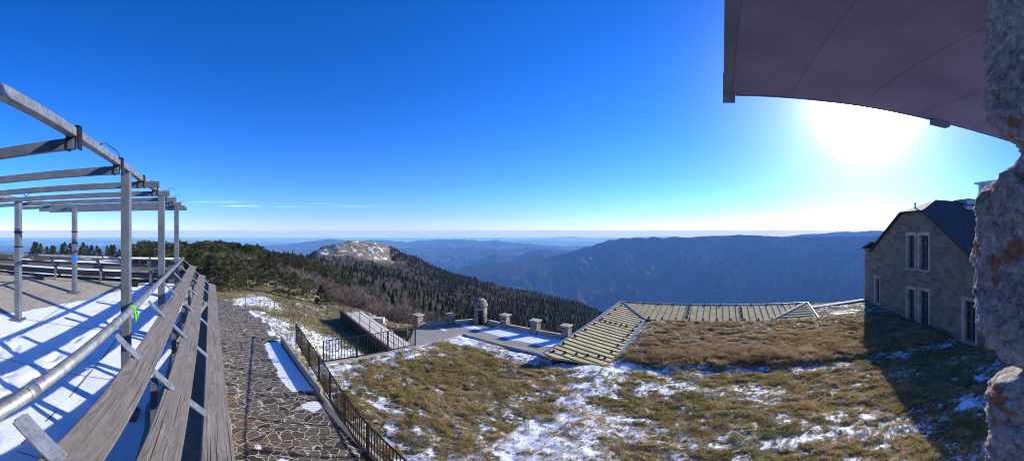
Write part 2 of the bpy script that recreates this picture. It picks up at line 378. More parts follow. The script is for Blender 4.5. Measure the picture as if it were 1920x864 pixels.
# ================================================================ TERRAIN
TAB = {  # azimuth: [(distance, height)], heights relative to the camera
 -100: [(8, -4.0), (16, -4.3), (40, -4.8), (100, -7.2), (250, -30), (600, -140), (1500, -600)],
 -72: [(8, -4.2), (14, -4.6), (40, -5.0), (100, -7.3), (250, -30), (600, -140), (1500, -600)],
 -60: [(8, -5.4), (14, -5.3), (30, -5.4), (60, -6.4), (100, -8.2), (250, -30), (600, -140), (1500, -600)],
 -53: [(8, -5.45), (20, -5.45), (28, -5.6), (45, -6.5), (90, -7.4), (150, -12), (300, -38), (600, -140), (1500, -600)],
 -45: [(8, -5.5), (20, -5.5), (28, -5.9), (60, -8), (120, -11), (200, -16), (400, -60), (600, -120), (1500, -600)],
 -38: [(12, -5.6), (16, -5.8), (20, -6.0), (28, -6.4), (60, -9.2), (150, -16), (220, -20), (350, -42), (600, -110), (1500, -600)],
 -33: [(11, -6.4), (15, -6.7), (20, -6.8), (24, -6.6), (30, -7.2), (60, -11), (150, -20), (300, -29), (400, -33), (600, -50), (800, -150), (1500, -600)],
 -28: [(11, -6.8), (20, -6.95), (24, -6.5), (30, -7.4), (60, -13), (150, -27), (300, -36), (400, -37), (600, -38), (800, -120), (1500, -600)],
 -20: [(10, -6.95), (16, -7.0), (19, -7.7), (25, -7.7), (30, -9.0), (60, -17), (150, -33), (300, -44), (400, -46), (600, -62), (900, -200), (1500, -600)],
 -10: [(12, -7.9), (27, -8.0), (32, -11), (60, -21), (150, -42), (300, -60), (400, -66), (600, -100), (900, -260), (1500, -650)],
 0: [(12, -7.9), (26, -8.0), (31, -12), (60, -24), (150, -48), (300, -72), (400, -83), (600, -130), (900, -300), (1500, -700)],
 10: [(12, -7.9), (22, -8.0), (28, -13), (60, -27), (150, -54), (300, -82), (400, -96), (600, -155), (900, -330), (1500, -720)],
 17: [(12, -7.9), (22, -8.0), (28, -13), (60, -30), (150, -62), (300, -96), (400, -114), (600, -190), (900, -380), (1500, -750)],
 25: [(12, -7.9), (22, -8.0), (28, -13), (60, -30), (150, -70), (300, -120), (600, -230), (1500, -750)],
 45: [(12, -7.9), (22, -8.0), (28, -13), (60, -30), (150, -72), (300, -130), (600, -250), (1500, -750)],
 60: [(12, -7.9), (26, -8.0), (34, -12), (60, -20), (150, -60), (300, -130), (600, -250), (1500, -750)],
 100: [(12, -7.9), (26, -7.9), (60, -14), (150, -50), (600, -220), (1500, -700)],
}
C500 = [(-100, -110), (-60, -110), (-50, -98), (-45, -82), (-40, -54), (-37, -42), (-35.2, -36), (-34.2, -30), (-32.8, -23.5), (-31, -19), (-28.1, -17.2), (-24.4, -18.6),
        (-21.6, -25.5), (-18.75, -41), (-15, -57), (-10, -69), (-5, -80), (0, -93), (5, -101), (10, -109), (14, -121), (17, -133), (20, -152), (30, -192), (60, -175), (100, -130)]
LR = np.linspace(math.log(8), math.log(1500), 400)
AZ = np.array(sorted(TAB))
PR = []
for az in AZ:
    pts = dict(TAB[az]); pts[500] = float(np.interp(az, [p[0] for p in C500], [p[1] for p in C500]))
    rr = sorted(pts); PR.append(np.interp(LR, [math.log(r) for r in rr], [pts[r] for r in rr]))
PR = np.array(PR)
kern = np.array([1, 2, 3, 4, 3, 2, 1.]); kern /= kern.sum()
PR = np.array([np.convolve(np.pad(p, 3, mode='edge'), kern, 'valid') for p in PR])

def terr_base(x, y):
    x = np.asarray(x, float); y = np.asarray(y, float)
    r = np.clip(np.hypot(x, y), 8, 1500); az = np.clip(np.degrees(np.arctan2(x, y)), -99.9, 99.9)
    i = np.clip(np.searchsorted(AZ, az, side='right') - 1, 0, len(AZ) - 2)
    t = (az - AZ[i]) / (AZ[i + 1] - AZ[i]); t = t * t * (3 - 2 * t) * 0.5 + t * 0.5
    u = (np.log(r) - LR[0]) / (LR[-1] - LR[0]) * (len(LR) - 1); j = np.clip(u.astype(int), 0, len(LR) - 2); w = u - j
    g = lambda ii: PR[ii, j] * (1 - w) + PR[ii, j + 1] * w
    z = g(i) * (1 - t) + g(i + 1) * t
    # the snowy bald hill, crest 500 m away
    crest = np.interp(az, [p[0] for p in C500], [p[1] for p in C500])
    dr = np.abs(r - 500) / 95.0
    hill = crest - 26 * dr ** 1.7
    m = sstep(az, -37, -34) * (1 - sstep(az, -20, -17))
    z = np.where(hill * m + (1 - m) * -999 > z, z * (1 - m) + hill * m, z)
    return z

def terr(x, y):
    z = terr_base(x, y); x = np.asarray(x, float); y = np.asarray(y, float)
    r = np.hypot(x, y)
    amp = np.clip((r - 18) / 60, 0.0, 1) * 1.2 + np.clip((r - 120) / 500, 0, 1) * 6
    z = z + (fbm(x / 14, y / 14, 3, 4) - .5) * amp * 1.2 + (fbm(x / 2.2, y / 2.2, 5, 3) - .5) * 0.25 * np.clip((r - 12) / 10, 0, 1)
    a, b = to_ab(x, y)
    # level bench that carries the ramp, and the walled hollow beside it
    return z

def path_right(b): return np.interp(b, [-6, 3, 12, 18.5, 21, 24.5], [2.95, 2.95, 3.1, 3.2, 2.6, 1.3])
az = np.radians(np.linspace(-102, 102, 620)); rr = np.exp(np.linspace(math.log(9), math.log(1400), 330))
RG, AG = np.meshgrid(rr, az, indexing='ij')
X = RG * np.sin(AG); Y = RG * np.cos(AG); Z = terr(X, Y)
nr, na = X.shape
idx = np.arange(nr * na).reshape(nr, na)
fc = np.stack([idx[:-1, :-1], idx[:-1, 1:], idx[1:, 1:], idx[1:, :-1]], -1).reshape(-1, 4)[:, ::-1]
AD = np.degrees(AG); A_, B_ = to_ab(X, Y)
bald = sstep(RG, 405, 430) * sstep(AD, -35.5, -33.5) * (1 - sstep(AD + (fbm(X / 30, Y / 30, 9, 3) - .5) * 5, -23.0, -19.5))
woodmask = .5 * bald * sstep(fbm(X / 16, Y / 16, 23, 4), .35, .6) + sstep(RG, 36, 60) * (1 - bald) * sstep(fbm(X / 12, Y / 12, 21, 4) + np.clip((RG - 40) / 120, 0, .4), 0.42, 0.56)
snow = 0.22 + (fbm(X / 5, Y / 5, 31, 4) - .5) * 1.4 + 0.07 * bald - 0.25 * sstep(RG, 60, 130) * (1 - bald)
snow += (0.2 + .75 * fbm(X / 2.5, Y / 2.5, 33, 3)) * np.exp(-((AD + 45.0) / 5.2) ** 4 - ((RG - 27.3) / 3.6) ** 4) + 0.35 * np.exp(-((A_ - path_right(B_) - .55) / .5) ** 2) * sstep(B_, 14, 15.5) * (1 - sstep(B_, 21, 23))            # the white patch in the clearing
snow += 0.33 * np.exp(-((AD + 33.5) / 3.0) ** 2 - ((RG - 34) / 8) ** 2)
snow += 0.45 * np.exp(-((A_ - 7.0) / 1.5) ** 2 - ((B_ - 14.8) / 4.5) ** 2)
snow += 0.30 * sstep(AD, -64, -72) * sstep(RG, 11, 15) * (1 - sstep(RG, 55, 90))
raw = raw_mesh('hill', np.stack([X, Y, Z], -1).reshape(-1, 3), fc, 'terrain', attrs={'snow': snow.ravel(), 'wood': woodmask.ravel()}, smooth=True)
tag(raw, kind='structure')

# ---------------------------------------------------------------- far mountains: crests taken as azimuth / elevation, standing at their distance
def px(tab): return np.array([((x - 960) / 10.6667, -(y - 432) / 10.6667) for x, y in tab])
RIDGES = [  # distance, near-side width, far-side width, foot, crest table (x, y in the photograph), roughness
 (5200, 1900, 1500, -1150, [(780, 560), (820, 520), (850, 506), (880, 499), (912, 494), (977, 487), (1035, 480), (1060, 474), (1085, 466), (1113, 459), (1135, 451), (1152, 447), (1200, 444), (1250, 444), (1320, 442.5), (1360, 440), (1385, 438), (1410, 440), (1440, 442), (1475, 443), (1540, 442), (1650, 441), (1750, 445), (1950, 450)], 26),
 (8600, 1500, 1500, -1100, [(1380, 470), (1450, 446), (1490, 441), (1510, 438), (1560, 435.5), (1585, 433.6), (1610, 434.5), (1650, 431.5), (1700, 432), (1800, 436), (1950, 440)], 20),
 (6800, 1200, 1500, -1100, [(800, 520), (850, 495), (900, 486), (931, 474), (950, 478), (970, 480), (985, 474), (1000, 469), (1018, 466), (1035, 470), (1055, 478), (1090, 490), (1150, 510)], 30),
 (8900, 2000, 2500, -1150, [(430, 480), (500, 470), (560, 468), (640, 466), (700, 472), (740, 468), (780, 463), (840, 466), (880, 462), (930, 467), (990, 464), (1060, 468), (1120, 470), (1300, 480)], 45),
 (12500, 2200, 3000, -1200, [(440, 466), (480, 461), (530, 458), (560, 456), (595, 450), (615, 447.5), (640, 449), (680, 451), (715, 449), (745, 451), (765, 453), (790, 450), (830, 448), (870, 448.5), (900, 451), (930, 450), (960, 455), (990, 455), (1010, 459), (1060, 461), (1110, 460), (1250, 470)], 40),
 (26000, 3000, 4000, -1250, [(0, 452), (40, 449), (110, 451), (150, 448.5), (210, 450), (260, 449), (320, 452), (400, 451), (500, 454), (800, 455), (900, 452), (980, 450), (1060, 452), (1130, 453), (1300, 455)], 60),
 (13000, 2500, 3000, -1100, [(-60, 462), (0, 460), (70, 463), (130, 458), (200, 461), (280, 459), (350, 463), (430, 466), (520, 480)], 55),
 (42000, 3500, 5000, -1320, [(-60, 447), (0, 445.5), (100, 446.5), (260, 446), (500, 447), (860, 446), (1030, 446), (1045, 443.6), (1075, 443.0), (1090, 444.5), (1130, 446), (1210, 443.5), (1260, 442.8), (1300, 445), (1500, 447)], 30),
 (57000, 4000, 4000, -1350, [(-60, 445.6), (400, 445.4), (1000, 445.4), (1400, 445), (1950, 444)], 20),
]
az = np.radians(np.linspace(-103, 103, 1100)); rr = np.exp(np.linspace(math.log(1250), math.log(60000), 460))
RG, AG = np.meshgrid(rr, az, indexing='ij'); X = RG * np.sin(AG); Y = RG * np.cos(AG); AD = np.degrees(AG)
Z = np.interp(np.log(RG), np.log([1250, 1600, 2600, 6000, 20000, 60000]), [-700, -800, -960, -1050, -1200, -1350]) + (fbm(X / 1500, Y / 1500, 40, 5) - .5) * 260
for k, (D, wn, wf, foot, tab, rough) in enumerate(RIDGES):
    p = px(tab); e = np.interp(AD, p[:, 0], p[:, 1], left=p[0, 1], right=p[-1, 1])
    dd = D * (1 + 0.10 * (fbm(AD / 14, AD * 0 + k, 50 + k, 2) - .5)) if k not in (0,) else D * (1 + 0.10 * np.sin((AD - 5) / 22.))
    crest = dd * np.tan(np.radians(e)) + (fbm(X / (D * .02), Y / (D * .02), 60 + k, 4) - .5) * rough
    t = np.where(RG < dd, (dd - RG) / wn, (RG - dd) / wf)
    spur = ridged(X / (D * .13), Y / (D * .13), 70 + k, 5)
    t2 = np.clip(t * (1.0 + 1.6 * (0.62 - spur) * np.clip(t * 4, 0, 1)), 0, 1)
    z = crest + (foot - crest) * (t2 ** 0.9)
    Z = np.where(t < 1.0, np.maximum(Z, z), Z)
nr, na = X.shape; idx = np.arange(nr * na).reshape(nr, na)
fc = np.stack([idx[:-1, :-1], idx[:-1, 1:], idx[1:, 1:], idx[1:, :-1]], -1).reshape(-1, 4)[:, ::-1]
o = raw_mesh('mountains', np.stack([X, Y, Z], -1).reshape(-1, 3), fc, 'mountain', smooth=True); tag(o, kind='structure')

# ================================================================ SLABS
def grid_ab(name, mat, a0, a1, b0, b1, step, zf, snowf, mask=None, kind='structure', label=None):
    na = max(2, int((a1 - a0) / step)); nb = max(2, int((b1 - b0) / step))
    A, B = np.meshgrid(np.linspace(a0, a1, na), np.linspace(b0, b1, nb), indexing='ij')
    X, Y = LA(A, B); Z = zf(A, B) + 0 * A
    idx = np.arange(na * nb).reshape(na, nb)
    fc = np.stack([idx[:-1, :-1], idx[:-1, 1:], idx[1:, 1:], idx[1:, :-1]], -1).reshape(-1, 4)
    if mask is not None:
        ca = (A[:-1, :-1] + A[1:, 1:]) / 2; cb = (B[:-1, :-1] + B[1:, 1:]) / 2
        fc = fc[mask(ca, cb).ravel()]
        used = np.unique(fc); mp = np.full(na * nb, -1); mp[used] = np.arange(len(used)); fc = mp[fc]
    else: used = np.arange(na * nb)
    co = np.stack([X, Y, Z], -1).reshape(-1, 3)[used]
    sn = (snowf(A, B) + 0 * A).ravel()[used]
    n0 = np.cross(co[fc[0][1]] - co[fc[0][0]], co[fc[0][3]] - co[fc[0][0]])
    if n0[2] < 0: fc = fc[:, ::-1]
    o = raw_mesh(name, co, fc, mat, attrs={'snow': sn}, smooth=True, uvs=np.stack([A, B], -1).reshape(-1, 2)[used])
    return tag(o, label, None, None, kind)

# --- green roof (the big field of turf)
def turf_in(a, b): return ((a < 11.2) | (b < 4.25)) & (b < 11.4)
def turf_z(a, b):
    z = -5.32 + (fbm(a / 1.6, b / 1.6, 80, 3) - .5) * 0.16 + (fbm(a / .22, b / .32, 84, 3) - .5) * 0.11
    z = z + 0.14 * sstep(a + .5 * (fbm(a, b, 3, 2) - .5), 11.35, 12.0) * (1 - sstep(b, 3.6, 4.2))
    z = z + 0.08 * np.exp(-((b - 3.7 - .25 * (a - 8)) / 0.8) ** 2) * (a < 11)
    z = z - 0.10 * sstep(a, 10.9, 11.2) * (b > 4.2)
    return z
def turf_snow(a, b):
    n = fbm(a / 1.1, b / 2.6, 90, 5, .6) - .5; n2 = fbm(a / .2, b / .4, 93, 4, .6) - .5
    s = 0.295 + n * 0.65 + n2 * 0.75
    s = s + 0.22 * np.exp(-((b - 3.9 - 0.10 * (a - 8) - .9 * (fbm(a / 1.7, b, 95, 2) - .5)) / 0.85) ** 2) * (1 - sstep(a, 11.3, 12.0))   # streak that follows the gallery
    s = s + 0.30 * np.exp(-((a - 5.3 - .12 * b) / 0.8) ** 2) * (b < 4.5) * (b > -6)                      # ragged white streaks near the camera
    s = s + 0.24 * np.exp(-((a - 7.0 - .10 * b) / 0.45) ** 2) * (b < 4)
    s = s + 0.20 * np.exp(-((a - 9.6) / 0.6) ** 2) * (b < 4)
    s = s + 0.36 * sstep(a, 9.2, 10.9) * (b > 4.2) + 0.32 * sstep(b, 9.3, 11.2)
    s = s + 0.26 * np.exp(-((a - 11.35) / 0.35) ** 2) * (b < 4) 
    s = s - 0.20 * sstep(a, 11.7, 12.2) * (b < 4) + 0.26 * sstep(a, 15.5, 17.5) * (b < -1) + 0.35 * sstep(b, 2.9, 3.9) * sstep(a, 12, 13)
    s = s + 0.16 * sstep(b, -6.0, -8.5) * (a < 9) + 0.1 * (1 - sstep(a, 3.3, 5.5)) * (b > 4)
    return s
grid_ab('turf', 'turf', 3.33, 21.6, -10.2, 11.4, 0.06, turf_z, turf_snow, mask=lambda a, b: turf_in(a, b) & ((a < 18.05) | (b < -5.1)))

# --- path of crazy paving
def path_right(b): return np.interp(b, [-6, 3, 12, 18.5, 21, 24.5], [2.95, 2.95, 3.1, 3.2, 2.6, 1.3])
def path_snow(a, b):
    s = 0.0 + 0.5 * (fbm(a / .5, b / .5, 101, 3) - .5)
    e = path_right(b) - a
    s = s + 0.85 * np.where(b > 14.6, sstep(fbm(b / .7, a / .7, 107, 3), .42, .6), 1) * (1 - sstep(e, 0.12 + .2 * noise2(b * 1.3, b * 0, 104) + .33 * (b < 14.6), 0.3 + .25 * noise2(b / .9, b * 0, 103) + .55 * (b < 14.6))) * sstep(b, 9.0, 9.8)
    s = s + 0.9 * np.exp(-((a - 2.7) / .4) ** 2 - ((b - 8.4) / .45) ** 2) + 0.9 * np.exp(-((a - 1.35) / .22) ** 2 - ((b - 5.9) / .3) ** 2) + 0.75 * np.exp(-((a - 1.0) / .16) ** 2 - ((b - 6.7) / .3) ** 2)
    return s
grid_ab('path', 'paving', 0.09, 3.3, -6, 24.4, 0.1, lambda a, b: -5.3 + 0 * a, path_snow, mask=lambda a, b: a < path_right(b))

# --- upper terrace
GX, GY = -0.083, 0.0544
def terr_z(a, b):
    x, y = LA(a, b); return -2.15 + GX * (x + 3.15) + GY * (y - 1.28)
def terrace_snow(a, b):
    s = 0.95 + 0.5 * (fbm(a / .7, b / .7, 111, 4) - .5)
    s = s - 1.2 * sstep(a + .12 * noise2(b * 2, b * 0, 9), -.62, -.5)
    s = s - 0.95 * sstep(b - 1.4 * (a + 4.6) + .8 * (fbm(a / .6, b / .6, 113, 3) - .5), 5.1, 5.7) * (a < -1.9)       # bare strip melted at the far left
    return s
FOOT = []
_fr = random.Random(3)
for (a0, b0, a1, b1, n_) in ((-1.3, 1.0, -3.6, 5.2, 16), (-4.4, 1.4, -1.6, 4.6, 12), (-2.2, 3.0, -2.0, 8.4, 15)):
    for q in range(n_):
        t_ = q / n_; FOOT.append((a0 + (a1 - a0) * t_ + (.11 if q % 2 else -.11) + _fr.uniform(-.05, .05), b0 + (b1 - b0) * t_ + _fr.uniform(-.05, .05), math.atan2(b1 - b0, a1 - a0)))
def terrace_surf(a, b):
    z = terr_z(a, b) + (fbm(a / .55, b / .55, 115, 3) - .5) * .035 * sstep(terrace_snow(a, b), .4, .8)
    for (fa, fb, an) in FOOT:
        u = (a - fa) * math.cos(an) + (b - fb) * math.sin(an); v = -(a - fa) * math.sin(an) + (b - fb) * math.cos(an)
        z = z - .045 * np.exp(-((u / .15) ** 4 + (v / .065) ** 4)) + .012 * np.exp(-(((u) / .2) ** 2 + (v / .11) ** 2))
    return z
grid_ab('terrace', 'terrace_floor', -12, -0.07, -3.0, 9.35, 0.05, terrace_surf, terrace_snow)
w = MB(); w.prism([(-12, -3), (-0.072, -3), (-0.072, 9.36), (-12, 9.36)], [float(terr_z(a, b)) - .09 for a, b in ((-12, -3), (-.07, -3), (-.07, 9.36), (-12, 9.36))], -7.0)
w.boxab(-0.07, .09, -3, 9.45, -7, -1.74)
tag(w.build('retaining_wall', 'house_stone'), 'long masonry wall holding up the snowy terrace above the stone path', 'wall')
# joints in the terrace paving
j = MB()
for k in range(6):
    b = 0.6 + 1.7 * k; z = lambda a: float(terr_z(a, b)) + .006
    j.add([L(-11.5, b, z(-11.5)), L(-.4, b, z(-.4)), L(-.4, b + .018, z(-.4)), L(-11.5, b + .018, z(-11.5))], [(3, 2, 1, 0)])
for k in range(6):
    a = -1.6 - 1.7 * k
    j.add([L(a, -2, float(terr_z(a, -2)) + .006), L(a, 9.2, float(terr_z(a, 9.2)) + .006), L(a + .018, 9.2, float(terr_z(a + .018, 9.2)) + .006), L(a + .018, -2, float(terr_z(a + .018, -2)) + .006)], [(0, 1, 2, 3)])
tag(j.build('terrace_joints', 'rock'), kind='structure')

# --- plaza
PLZ = [(11.3, 3.5), (11.3, 14.4), (10.7, 14.6), (10.9, 16.2), (14.5, 19.9), (18.9, 18.2), (19.25, 17.2), (19.25, 3.5)]
def inpoly(a, b, poly=PLZ):
    c = np.zeros(np.shape(a), bool); n = len(poly)
    for i in range(n):
        (a1, b1), (a2, b2) = poly[i], poly[(i + 1) % n]
        c ^= ((b1 > b) != (b2 > b)) & (a < (a2 - a1) * (b - b1) / (b2 - b1 + 1e-12) + a1)
    return c
def plaza_snow(a, b):
    s = 0.05 + .5 * (fbm(a / .8, b / .8, 121, 3) - .5)
    s = s + 0.95 * sstep(a + .4 * (fbm(a, b, 122, 2) - .5), 16.9, 17.5) * (1 - sstep(b, 15.2, 16.2))
    s = s - 0.3 * sstep(b, 11.6, 9.0) + 0.75 * np.exp(-((a - 17.6) / .5) ** 2 - ((b - 17.0) / 1.5) ** 2) + 0.5 * np.exp(-((a - 15.6) / .4) ** 2 - ((b - 18.2) / 1.0) ** 2)
    return s
grid_ab('plaza', 'plaza_floor', 10.6, 19.3, 3.5, 20, 0.12, lambda a, b: -7.5 + 0 * a, plaza_snow, mask=inpoly)
w = MB(); w.prism(PLZ, -7.506, -11.5)
tag(w.build('plaza_wall', 'house_stone'), 'stone base wall beneath the paved lookout with the little turret', 'wall')
# wall between turf roof and plaza, with its kerb
w = MB(); w.boxab(3.35, 11.15, 4.4, 11.38, -9, -5.45)
k = MB(); k.boxab(11.17, 11.42, 6.7, 11.62, -9, -5.24); k.boxab(4.0, 11.17, 11.38, 11.62, -9, -5.24)
wl = thing('roof_edge_wall', 'grey wall and kerb around the corner of the turf roof above the plaza', 'wall', L(11.2, 11.4, -7.5))
w.build('wall', 'house_stone', wl); k.build('kerb', 'concrete', wl, bevel=.02)

# --- kerb between path and turf
k = MB()
pts = [(2.98, -4), (3.0, 5), (3.14, 9.0), (3.2, 14.7)]
for (a0, b0), (a1, b1) in zip(pts, pts[1:]): k.prism([(a0, b0), (a0 + .10, b0), (a1 + .10, b1), (a1, b1)], -5.22 if b1 < 9.5 else -5.04, -5.6)
tag(k.build('path_kerb', 'cap_stone', bevel=.015), kind='structure')

# --- ramp beside the hollow
RA = [(9.25, 21.2, -6.0), (9.25, 14.4, -6.75)]
r_ = thing('ramp', 'pale sloping walkway with a dark retaining wall descending to the plaza', 'ramp', L(9.8, 18, -7))
m = MB(); m.prism([(9.27, 21.2), (10.6, 21.2), (10.8, 14.5), (9.27, 14.4)], [-6.0, -6.0, -6.9, -6.8], -9); m.prism([(9.27, 14.39), (10.8, 14.49), (11.4, 14.3), (11.2, 11.63), (9.3, 11.8)], [-6.81, -6.91, -7.3, -7.4, -7.3], -9); m.build('deck', 'pale_concrete', r_)
m = MB(); m.prism([(9.08, 21.6), (9.25, 21.6), (9.25, 13.6), (9.08, 13.6)], [-5.85, -5.85, -6.75, -6.75], -8.5); m.build('wall', 'dark_wall', r_)
m = MB(); m.boxab(9.26, 10.6, 21.21, 21.4, -8, -5.97); m.build('end_wall', 'house_stone', r_)
# rough masonry below ramp on the valley side plus pale steps
def slab_thing(name, label, cat, poly, zt, zb, mat, bevel=.02, group=None):
    m = MB(); m.prism(poly, zt, zb); return tag(m.build(name, mat, bevel=bevel), label, cat, group)
slab_thing('stone_step', 'low pale stone step in the straw grass beyond the ramp railing', 'step', [(11.3, 22.9), (11.7, 23.2), (13.0, 21.9), (12.6, 21.5)], -6.93, -8.4, 'pale_concrete')
slab_thing('stone_bench', 'dark low stone block in the straw grass left of the lookout', 'block', [(12.0, 19.0), (12.3, 19.4), (13.0, 18.8), (12.7, 18.4)], -7.1, -8.4, 'slate')

# ---------------------------------------------------------------- rocks on the mound
def rock_mesh(seed, s):
    import bmesh
    bm = bmesh.new(); bmesh.ops.create_icosphere(bm, subdivisions=2, radius=1)
    rg = random.Random(seed); sc = (s * rg.uniform(.7, 1.2), s * rg.uniform(.6, 1.0), s * rg.uniform(.4, .7))
    for v in bm.verts:
        n = 1 + .5 * (float(fbm(v.co.x * 1.4 + seed * 3, v.co.y * 1.4 + v.co.z * 2.1, seed, 3)) - .5)
        v.co = Vector((v.co.x * sc[0] * n, v.co.y * sc[1] * n, v.co.z * sc[2] * n))
    me = bpy.data.meshes.new('rock'); bm.to_mesh(me); bm.free(); me.materials.append(M['rock']); return me
rocks = [rock_mesh(k, 1) for k in range(5)]
rr_ = random.Random(5)
for k in range(70):
    if k < 45: a = rr_.uniform(11.5, 17); b = rr_.uniform(20.3, 27)
    else: a = rr_.uniform(4, 11); b = rr_.uniform(22, 34)
    x, y = LA(a, b); o = bpy.data.objects.new('rock', rocks[k % 5]); COL.objects.link(o)
    s = rr_.uniform(.10, .38); o.scale = (s, s, s); o.rotation_euler = (0, 0, rr_.uniform(0, 6)); o.location = (float(x), float(y), float(terr(x, y)) + s * .12)
    tag(o, 'grey stone lying among the straw grass left of the lookout' if k < 45 else 'grey stone lying in the snowy straw grass beyond the path', 'rock', 'stones scattered left of the lookout' if k < 45 else 'stones in the grass beyond the path')
# ================================================================ PERGOLA
pg = thing('pergola', 'grey steel pergola frame with bare rafters standing on the snowy terrace', 'pergola', L(-2.3, 5.5, -2.0))
def pz(a, b): return float(terr_z(a, b))
POSTS = [(-0.87, 3.29, .095), (-0.84, 5.55, .11), (-0.82, 7.87, .11), (-3.76, 5.62, .12), (-3.5, 7.9, .12), (-3.85, 3.29, .11), (-0.88, 1.0, .10)]
for i, (a, b, w) in enumerate(POSTS):
    if i >= 5: continue
    m = MB(); m.bar(L(a, b, pz(a, b)), L(a, b, .605), w, w, up=(VV[0], VV[1], 0)); p = m.build('post', 'psteel', pg, bevel=.006)
    f = MB(); f.boxab(a - .13, a + .13, b - .13, b + .13, pz(a, b) - .02, pz(a, b) + .025)
    for sx in (-1, 1):
        for sy in (-1, 1): f.tube([L(a + .095 * sx, b + .095 * sy, pz(a, b) + .02), L(a + .095 * sx, b + .095 * sy, pz(a, b) + .06)], .012, 6)
    f.build('base_plate', 'psteel', p)
    if i == 4:
        t = MB(); t.bar(L(a, b, -.80), L(a, b, -.68), w + .012, w + .012, up=(VV[0], VV[1], 0)); t.build('blue_band', 'blue_tape', p)
    if i >= 3:
        for zz in (-.35, -.05):
            t = MB(); t.bar(L(a, b, zz), L(a, b, zz + .03), w + .01, w + .01, up=(VV[0], VV[1], 0)); t.build('strap', 'iron', p)
for a, b0, b1 in ((-.85, -.6, 8.75), (-3.65, .4, 8.75)):
    m = MB(); m.bar(L(a, b0, .642), L(a, b1, .642), .06, .062); m.build('beam', 'galv', pg, bevel=.005)
for k, b in enumerate((0.92, 1.91, 2.93, 3.95, 4.95, 5.95, 6.95, 7.95, 8.55)):
    a1 = -.84 if k < 3 else -.62
    m = MB(); m.bar(L(a1, b, .57), L(-4.6, b, .57), .045, .078); rf = m.build('rafter', 'psteel', pg, bevel=.004)
    c = MB(); c.boxab(-.815, -.805, b - .03, b + .03, .525, .685); c.boxab(-.895, -.885, b - .03, b + .03, .525, .685); c.boxab(-.895, -.805, b - .03, b + .03, .676, .687); c.build('clamp', 'iron', rf)
m = MB()
pts = []
for i in range(22):
    t = i / 21; b = 2.75 - .55 * t; pts.append(L(-.815 + .015 * math.sin(t * 9), b + .1, .66 + .06 * math.sin(t * 3.1)))
m.tube(pts, .0035, 6)
m.build('cable', 'iron', pg); m = MB()
pts = [L(-2.4 - .02 * i, 3.9 + .006 * i * i * .2, .55 - .06 * math.sin(i / 9 * 3.14)) for i in range(10)]; m.tube(pts, .005, 6)
m.build('cable', 'iron', pg)
for (a, b, dz) in ((-.6, 5.0, .04), (-.62, 6.1, .05), (-.58, 7.1, .04), (-.8, 4.3, .05)):
    m = MB(); m.tube([L(a - .15, b, .61), L(a + .03, b - .05, .62 + dz), L(a + .06, b - .10, .60)], .0035, 5); m.build('loose_wire', 'iron', pg)

# ================================================================ TERRACE RAILINGS with seat-like boards
def terrace_rail(label, side, b0, b1):
    """side 'near': runs along b; 'far': runs along a at the far end"""
    if side == 'near': P = lambda out, t, z: L(-.75 + out, t, z)
    else: P = lambda out, t, z: L(t, 8.78 + out, z)
    mid = (b0 + b1) / 2
    root = thing('terrace_railing', label, 'railing', P(0, mid, -2.1))
    lo, hi = b0, b1
    m = MB(); m.tube([P(0, lo, -.77), P(0, hi, -.77)], .037, 20); hr = m.build('handrail', 'galv', root, smooth=False)
    for p in hr.data.polygons: p.use_smooth = len(p.vertices) == 4
    t = lo + .45; k = 0
    while t < hi:
        if k % 2 == 0:
            c = MB(); c.tube([P(0, t - .035, -.77), P(0, t + .035, -.77)], .041, 20); cc = c.build('collar', 'galv', hr)
            for p in cc.data.polygons: p.use_smooth = len(p.vertices) == 4
        t += .68; k += 1
    bw = {'near': .205, 'far': .17}[side]
    tilt = P(.32, 0, 1) if side == 'near' else P(1, 0, .12)
    for i, (out, z) in enumerate(((.245, -1.05), (.505, -1.31), (.79, -1.56))):
        o1 = hi + (.55 - .08 * i if side == 'near' else 0)
        m = MB(); m.bar(P(out, lo, z), P(out, o1, z), bw, .042, up=(Vector(tilt) - Vector(P(0, 0, 0))).normalized())
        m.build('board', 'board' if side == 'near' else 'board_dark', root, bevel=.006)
    # in the near run the flat brackets show between the boards
    t = lo + (1.68 if side == 'near' else .9)
    while t < hi + .5:
        m = MB(); m.bar(P(.03, t, -.835), P(.86, t, -1.665), .012, .062, up=Vector(P(0, 1, 0)) - Vector(P(0, 0, 0)))
        # flange that carries the boards
        m.bar(P(.035, t, -.84), P(.85, t, -1.655), .10, .010, up=(Vector(P(1, 0, 1)) - Vector(P(0, 0, 0))))
        m.build('bracket', 'galv', root)
        if side == 'near': a, b = -.42, t
        else: a, b = t, 8.78 + .33
        m = MB(); zt = -1.2
        m.bar(L(a, b, pz(a, b) - .01), L(a, b, zt), .05, .05, up=(VV[0], VV[1], 0)); m.build('stanchion', 'psteel', root)
        t += 1.33 if side == 'near' else 1.5
    return root
nr_ = terrace_rail('near railing with galvanised pipe and three long weathered boards leaning outward', 'near', -.6, 8.95)
fr_ = terrace_rail('far railing with weathered boards closing the back end of the terrace', 'far', -11.6, -.75)
# mitred wide board at the foot of the far railing, bright side facing the terrace
m = MB(); m.bar(L(-11.6, 9.02, -1.70), L(-.7, 9.02, -1.70), .03, .30); m.build('kick_board', 'board', fr_)
for a in (-5.15, -2.15):
    m = MB(); m.boxab(a - .13, a + .13, 8.86, 8.99, -1.78, -1.42); m.build('junction_box', 'iron', fr_)
